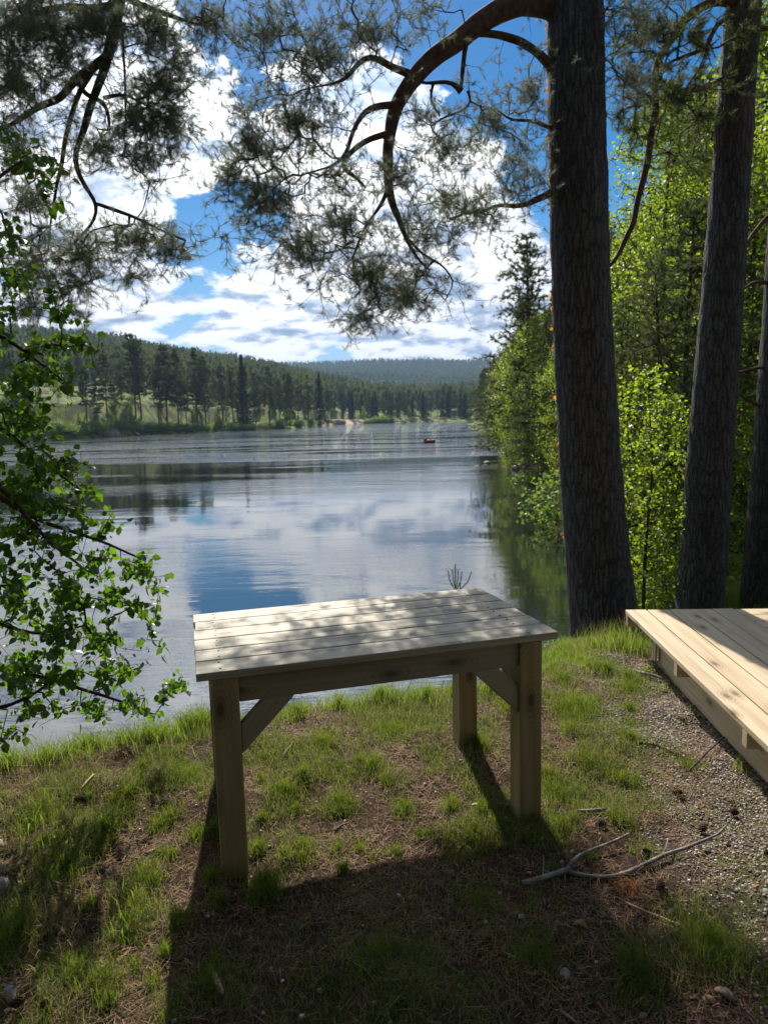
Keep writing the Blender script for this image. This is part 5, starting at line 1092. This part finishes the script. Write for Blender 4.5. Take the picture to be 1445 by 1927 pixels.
def stick():
    b0 = hit(985, 1665); t = thing("fallen_branch", b0, "grey forked dead branch lying on the ground right of the table", "branch")
    def seg(name, pts, w, zoff, j):
        q = np.array([hit(*p) for p in pts]); rr = .60*np.array([x/2/CF*np.linalg.norm(a-_C) for x, a in zip(w, q)]); q[:, 2] += rr*.7+np.array(zoff)
        qq, r_ = resample(q, rr, .010, .008, j); V, F = sweep(qq, r_, 10, float(rr.max())*.13, j+60); obj(name, np_mesh(name, V-b0, F, smooth=True), M_DEAD, t)
    seg("stem", [(982, 1666), (1000, 1663), (1030, 1655), (1050, 1648), (1072, 1642)], [16, 16, 16, 16, 17], [.0, .002, .004, .005, .006], 1)
    seg("arm", [(1062, 1645), (1075, 1632), (1088, 1622), (1110, 1613), (1140, 1605), (1165, 1595), (1183, 1586)], [13, 12, 11, 9, 9, 7, 4], [.004, .01, .016, .02, .026, .03, .034], 2)
    seg("arm", [(1064, 1644), (1085, 1650), (1110, 1655), (1150, 1656), (1185, 1647), (1215, 1634), (1250, 1620), (1290, 1609), (1325, 1597), (1350, 1587), (1367, 1570)], [13, 12, 11, 11, 12, 11, 11, 9, 8, 7, 4], [.004, .006, .006, .006, .008, .012, .018, .022, .03, .034, .04], 3)
    seg("spur", [(1246, 1621), (1252, 1612), (1256, 1600)], [7, 5, 3], [.018, .03, .045], 4)
    seg("spur", [(1021, 1655), (1022, 1642), (1022, 1628)], [4, 3, 2], [.01, .02, .035], 5)
stick()
twig_thing([([(1187, 1263), (1210, 1275), (1235, 1281), (1262, 1288)], [3, 5, 5, 4]), ([(1206, 1272), (1220, 1266), (1238, 1256)], [3, 3, 2])], "dry twig lying in the grass beside the far end of the deck", arch=.02)
twig_thing([([(1300, 1450), (1330, 1425), (1352, 1405), (1370, 1385)], [3, 3, 3, 2]), ([(1304, 1446), (1312, 1470)], [3, 2])], "thin dark upright twig on the gravel beside the deck", arch=.02, mat=M_TWIG)
twig_thing([([(1195, 1400), (1235, 1405), (1270, 1422), (1300, 1435)], [3, 4, 4, 3])], "dark bent twig on the gravel behind the thin upright one", mat=M_TWIG)
twig_thing([([(1176, 1702), (1210, 1718), (1245, 1732), (1281, 1746)], [3, 4, 4, 3])], "straight golden straw lying below the forked branch", mat=M_CHIP, k=6)
twig_thing([([(402, 1840), (408, 1852), (412, 1862), (420, 1874)], [10, 12, 12, 6])], "curled pale strip of bark in the shade at lower left", name="bark_strip", mat=M_CHIP, catn="bark strip")
twig_thing([([(1054, 1908), (1068, 1918), (1084, 1930)], [5, 5, 4])], "short pale twig at the bottom edge", arch=.004)
twig_thing([([(533, 1425), (542, 1414), (550, 1405)], [5, 6, 4])], "short white twig under the table behind the left brace", mat=M_DEAD)
twig_thing([([(630, 1566), (645, 1556), (655, 1552)], [4, 5, 3]), ([(645, 1556), (655, 1565)], [3, 2])], "small forked twig under the middle of the table")
twig_thing([([(1085, 1530), (1105, 1533), (1125, 1531), (1140, 1526)], [5, 6, 6, 4])], "pale curved stick just behind the sunlit open cone", arch=.006)
twig_thing([([(1350, 1620), (1300, 1640)], [1, 1])], "x") if False else None
def chip(px, py, L_, W_, rz, mat, label, name, catn, tilt=.15, curl=.0):
    c = hit(px, py); n = 7; V = []; F = []
    for i in range(n):
        t = i/(n-1); w = W_*math.sin(math.pi*(.12+.80*t))**.7*.5*(1+.15*math.sin(t*17)); z = curl*math.sin(math.pi*t)
        V += [[-w, (t-.5)*L_, z+.003], [w, (t-.5)*L_, z*1.2+.003], [w*.9, (t-.5)*L_, z*1.2-.002], [-w*.9, (t-.5)*L_, z-.002]]
    for i in range(n-1):
        for j in range(4): F.append([i*4+j, i*4+(j+1) % 4, i*4+4+(j+1) % 4, i*4+4+j])
    F += [[3, 2, 1, 0], [4*n-4, 4*n-3, 4*n-2, 4*n-1]]
    o = obj(name, np_mesh(name, np.array(V), np.array(F)), mat, None, c+np.array([0, 0, .008+L_*.5*abs(math.sin(tilt))])); o.rotation_euler = (tilt, .1, rz); tag(o, label, catn)
chip(167, 1483, .075, .017, R(-35), M_CHIP, "pale split wood chip sticking up in the grass at left", "wood_chip", "wood chip", .6)
chip(896, 1521, .040, .024, R(80), m_simple("yellow_leaf", (.50, .43, .22), .7, .2, 40), "yellowish dead leaf in the shade left of the right table leg", "dead_leaf", "leaf", .05, .006)
chip(1091, 1750, .040, .026, R(70), M_BROWNLEAF, "brown curled leaf in the deep shade below the forked branch", "dead_leaf", "leaf", .15, .012)
chip(1362, 1880, .050, .028, R(60), m_simple("pink_bark", (.38, .25, .19), .8, .3, 30), "pinkish piece of pine bark near the bottom right corner", "bark_piece", "bark", .2, .008)
chip(1335, 1888, .030, .020, R(30), M_BROWNLEAF, "orange brown bark flake left of the pinkish bark near the bottom right corner", "bark_piece", "bark", .1, .004)
chip(1422, 1673, .024, .010, R(-70), m_simple("orange_bark", (.50, .22, .08), .8, .3, 30), "orange bark flake on the gravel at the right edge", "bark_piece", "bark", .05)
chip(20, 1880, .05, .03, R(40), M_DEAD, "grey flake of bark in the bottom left corner", "bark_piece", "bark", .3, .006)
chip(285, 1606, .035, .013, R(-60), M_CHIP, "pale sliver of wood left of the table's left leg", "wood_chip", "wood chip", .05)
chip(1146, 1535, .035, .020, R(-20), M_DEAD, "grey curled flake beside the sunlit open cone", "bark_piece", "bark", .3, .006)
# orange needle clump under the branch
V, F = None, None
c = hit(1180, 1672); n = 170; pos = np.stack([c[0]+rg.normal(0, .022, n), c[1]+rg.normal(0, .022, n), np.full(n, 0.)], -1); pos[:, 2] = H(pos[:, 0], pos[:, 1])+rg.uniform(.003, .014, n)
V, F = needles(pos, rg.normal(0, 1, (n, 3))*[1, 1, .25], rg, 1, .035, .0022, .1, .01); o = obj("needle_clump", np_mesh("needle_clump", V-c, F), m_leaf("orange_needles", (.35, .12, .03), (.55, .22, .06), (.6, .25, .05), .3, .6, .2), None, c); tag(o, "clump of bright orange dead needles under the forked branch", "needle clump", kind="stuff")
# shore stones and rocks
for i, (px, py, r_, lab) in enumerate([(975, 882, .35, "grey stone at the waterline of the right bank, left one of the shore stones"), (992, 880, .30, "grey stone next to the leftmost shore stone on the right bank"), (1012, 884, .5, "broad flat stone at the waterline close to the big trunk"), (1035, 893, .4, "pale stone at the waterline nearest the big trunk's left edge")]):
    g_ = G(px, py, WZ+.05); stone(0, 0, r_, lab, M_STONE, loc=g_, seed=20+i, flat=.45)
g_ = G(915, 871, WZ+.01); stone(0, 0, .22, "small white stone awash in the water off the grassy point", M_STONE, loc=g_, seed=29, flat=.35)
for i, (px, e, r_, lab) in enumerate([(205, 1.5, 2.4, "brown rocky outcrop at the waterline of the far left bank"), (190, 4, 2.2, "dark rock rising behind the brown outcrop on the far left bank"), (255, .2, 1.0, "pale lit boulder at the waterline of the far left bank"), (632, .5, 4.0, "long brown rock at the end of the left bank trees"), (225, 0, .9, "small boulder at the foot of the brown outcrop")]):
    x, y = shore(px, e); stone(0, 0, r_, lab, M_ROCK if i != 2 else M_STONE, name="rock", loc=(x, y, WZ+.1), seed=40+i, flat=.7 if i < 2 else .45, catn="rock", mound=.2)
x, y = P(775, 735, 640)[0], 640; stone(0, 0, 16, "bare pinkish rock face on the wooded hillside beyond the river", m_simple("pink_rock", (.30, .22, .20), .9, .3, .3), name="rock", loc=(x, y, h1(x, y)+3), seed=50, flat=.35, catn="rock")
# dead log lying off the right bank
def logs():
    for pts, w, lab in (([(880, 836), (905, 840), (935, 836)], .07, "bare dead branch reaching out over the water from the right bank"),):
        q = [G(px, py, WZ+.12) for px, py in pts]; qq, r_ = resample(q, [w*.4, w*.8, w*1.3], .3, .3, 4); b0 = qq[0]; V, F = sweep(qq, r_, 7, .01, 1); o = obj("dead_branch", np_mesh("dead_branch", V-b0, F, smooth=True), M_DEAD, None, b0); tag(o, lab, "branch")
logs()
# red boat with an outrigged oar
def boat():
    c = G(808, 833, WZ); t = thing("boat", (c[0], c[1], WZ-.06), "small red boat out on the river with an oar trailing to its right", "boat", rz=R(4))
    Lb, Wb, Hb = 1.25, .65, .30; V = []; F = []; n = 15
    sec = [(-.5, 1.0), (-.46, .55), (-.34, .12), (0, .0), (.34, .12), (.46, .55), (.5, 1.0), (.44, 1.0), (.40, .55), (.28, .22), (0, .14), (-.28, .22), (-.40, .55), (-.44, 1.0)]; k = len(sec)
    for i in range(n):
        s_ = i/(n-1)*2-1; w = Wb*max(.08, (1-abs(s_)**3.2))**.6; z0 = .10*abs(s_)**2.5; hh = Hb*(1+.22*s_*s_)
        for a, b in sec: V.append([s_*Lb/2, a*w, z0+b*(hh-z0)])
    for i in range(n-1):
        for j in range(k): F.append([i*k+j, i*k+(j+1) % k, (i+1)*k+(j+1) % k, (i+1)*k+j])
    me = np_mesh("hull", np.array(V), np.array(F), smooth=True); b = bmesh.new(); b.from_mesh(me); b.faces.new([b.verts[j] for j in []] ) if False else None
    b.verts.ensure_lookup_table(); b.faces.new([b.verts[j] for j in range(k)]); b.faces.new([b.verts[(n-1)*k+j] for j in range(k-1, -1, -1)]); b.to_mesh(me); b.free()
    obj("hull", me, m_simple("red_paint", (.28, .03, .022), .45, .15, 5), t)
    g = BM(); g.board((.16, .62, .03), (-.15, 0, .36)); g.build("thwart", MW_DECK, t); g = BM(); g.board((.14, .56, .03), (.35, 0, .37)); g.build("thwart", MW_DECK, t)
    g = BM(); g.board((.28, .30, .18), (-.42, 0, .44), bev=.03); g.build("bundle", m_simple("dark_red_cloth", (.25, .03, .03), .8, .3, 8), t)
    q, r_ = resample([[.1, .1, .56], [.9, .12, .40], [1.7, .14, .16]], [.025, .022, .02], .1); V, F = sweep(q, r_, 8); obj("oar", np_mesh("oar", V, F, smooth=True), M_DEAD, t)
boat()
def buoy():
    c = G(700, 824, WZ); t = thing("marker_buoy", (c[0], c[1], WZ), "tiny white upright buoy out in the middle of the river", "buoy")
    V, F = sweep(np.array([[0, 0, z] for z in (-.1, 0, .12, .22, .28)]), np.array([.10, .17, .17, .10, .04]), 12); obj("float", np_mesh("float", V, F, smooth=True), m_simple("white_plastic", (.8, .8, .8), .4, .05, 5), t)
    V, F = sweep(np.array([[0, 0, z] for z in (.24, .4, .62)]), np.array([.03, .03, .025]), 8); obj("mast", np_mesh("mast", V, F, smooth=True), m_simple("white_pole", (.75, .75, .75), .5, .05, 5), t)
buoy()

# the wood the bank lies in goes on behind the viewpoint; it keeps the open sky off the shaded sides
def wood_and_shade_canopy():
    rg = np.random.default_rng(99); ms = []; mt_ = []
    for k in range(46):
        a = rg.uniform(R(100), R(440)-R(180)); d_ = rg.uniform(5.5, 16); x, y = math.cos(a+math.pi/2-R(90))*d_*1.2, -abs(math.sin(a))*d_-2.0; x = rg.uniform(-16, 16); y = -rg.uniform(3.5, 14) if abs(x) < 6 else -rg.uniform(.5, 14)
        hh = rg.uniform(9, 14); n = 900; t = rg.uniform(.08, 1, n); rad = 2.3*(1-t)**.6*rg.uniform(.2, 1, n); aa = rg.uniform(0, 6.283, n); c = np.stack([x+np.cos(aa)*rad, y+np.sin(aa)*rad, t*hh], -1)
        ms.append(leaves(c, rg, .42, .2, simple=True)); mt_.append(tubes(np.array([[x, y, -.2]]), np.array([[x, y, hh]]), np.array([.16]), np.array([.03]), 6))
    n = 26000; x = rg.uniform(-9, 9, n); y = rg.uniform(-8, 1.6, n); z = rg.uniform(5.2, 9.5, n); k = (fbm(x*.5+7, y*.5, 3, 13) > .42) & (y < 1.8-(z-5)*.15); ms.append(leaves(np.stack([x, y, z], -1)[k], rg, .26, .1, simple=True))  # trunkless leaf layer overhead, out of view, added to darken the shade below
    V, F = cat(*(ms+mt_)); o = obj("wood_and_shade_canopy", np_mesh("wood_and_shade_canopy", V, F), M_NEEDLE_FAR); tag(o, "dark conifer wood behind the viewpoint, with an unseen overhead leaf layer added for shade", "forest", kind="stuff")
wood_and_shade_canopy()
# ------------------------------------------------------------------ the air of the valley
def haze():
    b = bmesh.new(); bmesh.ops.create_cube(b, size=1.0)
    for v in b.verts: v.co = Vector((v.co.x*8200, 2100+v.co.y*4600, 118+v.co.z*245))
    me = bpy.data.meshes.new("haze"); b.to_mesh(me); b.free(); mt, nt, out = mat_new("valley_air")
    pv = N(nt, "ShaderNodeVolumePrincipled"); pv.inputs['Color'].default_value = (.40, .62, 1.0, 1); pv.inputs['Density'].default_value = HAZE; pv.inputs['Anisotropy'].default_value = .1
    L(nt, pv.outputs[0], out.inputs['Volume']); o = obj("haze", me, mt); tag(o, "thin blue summer haze filling the valley", "haze", kind="stuff")
HAZE = .00017
haze()
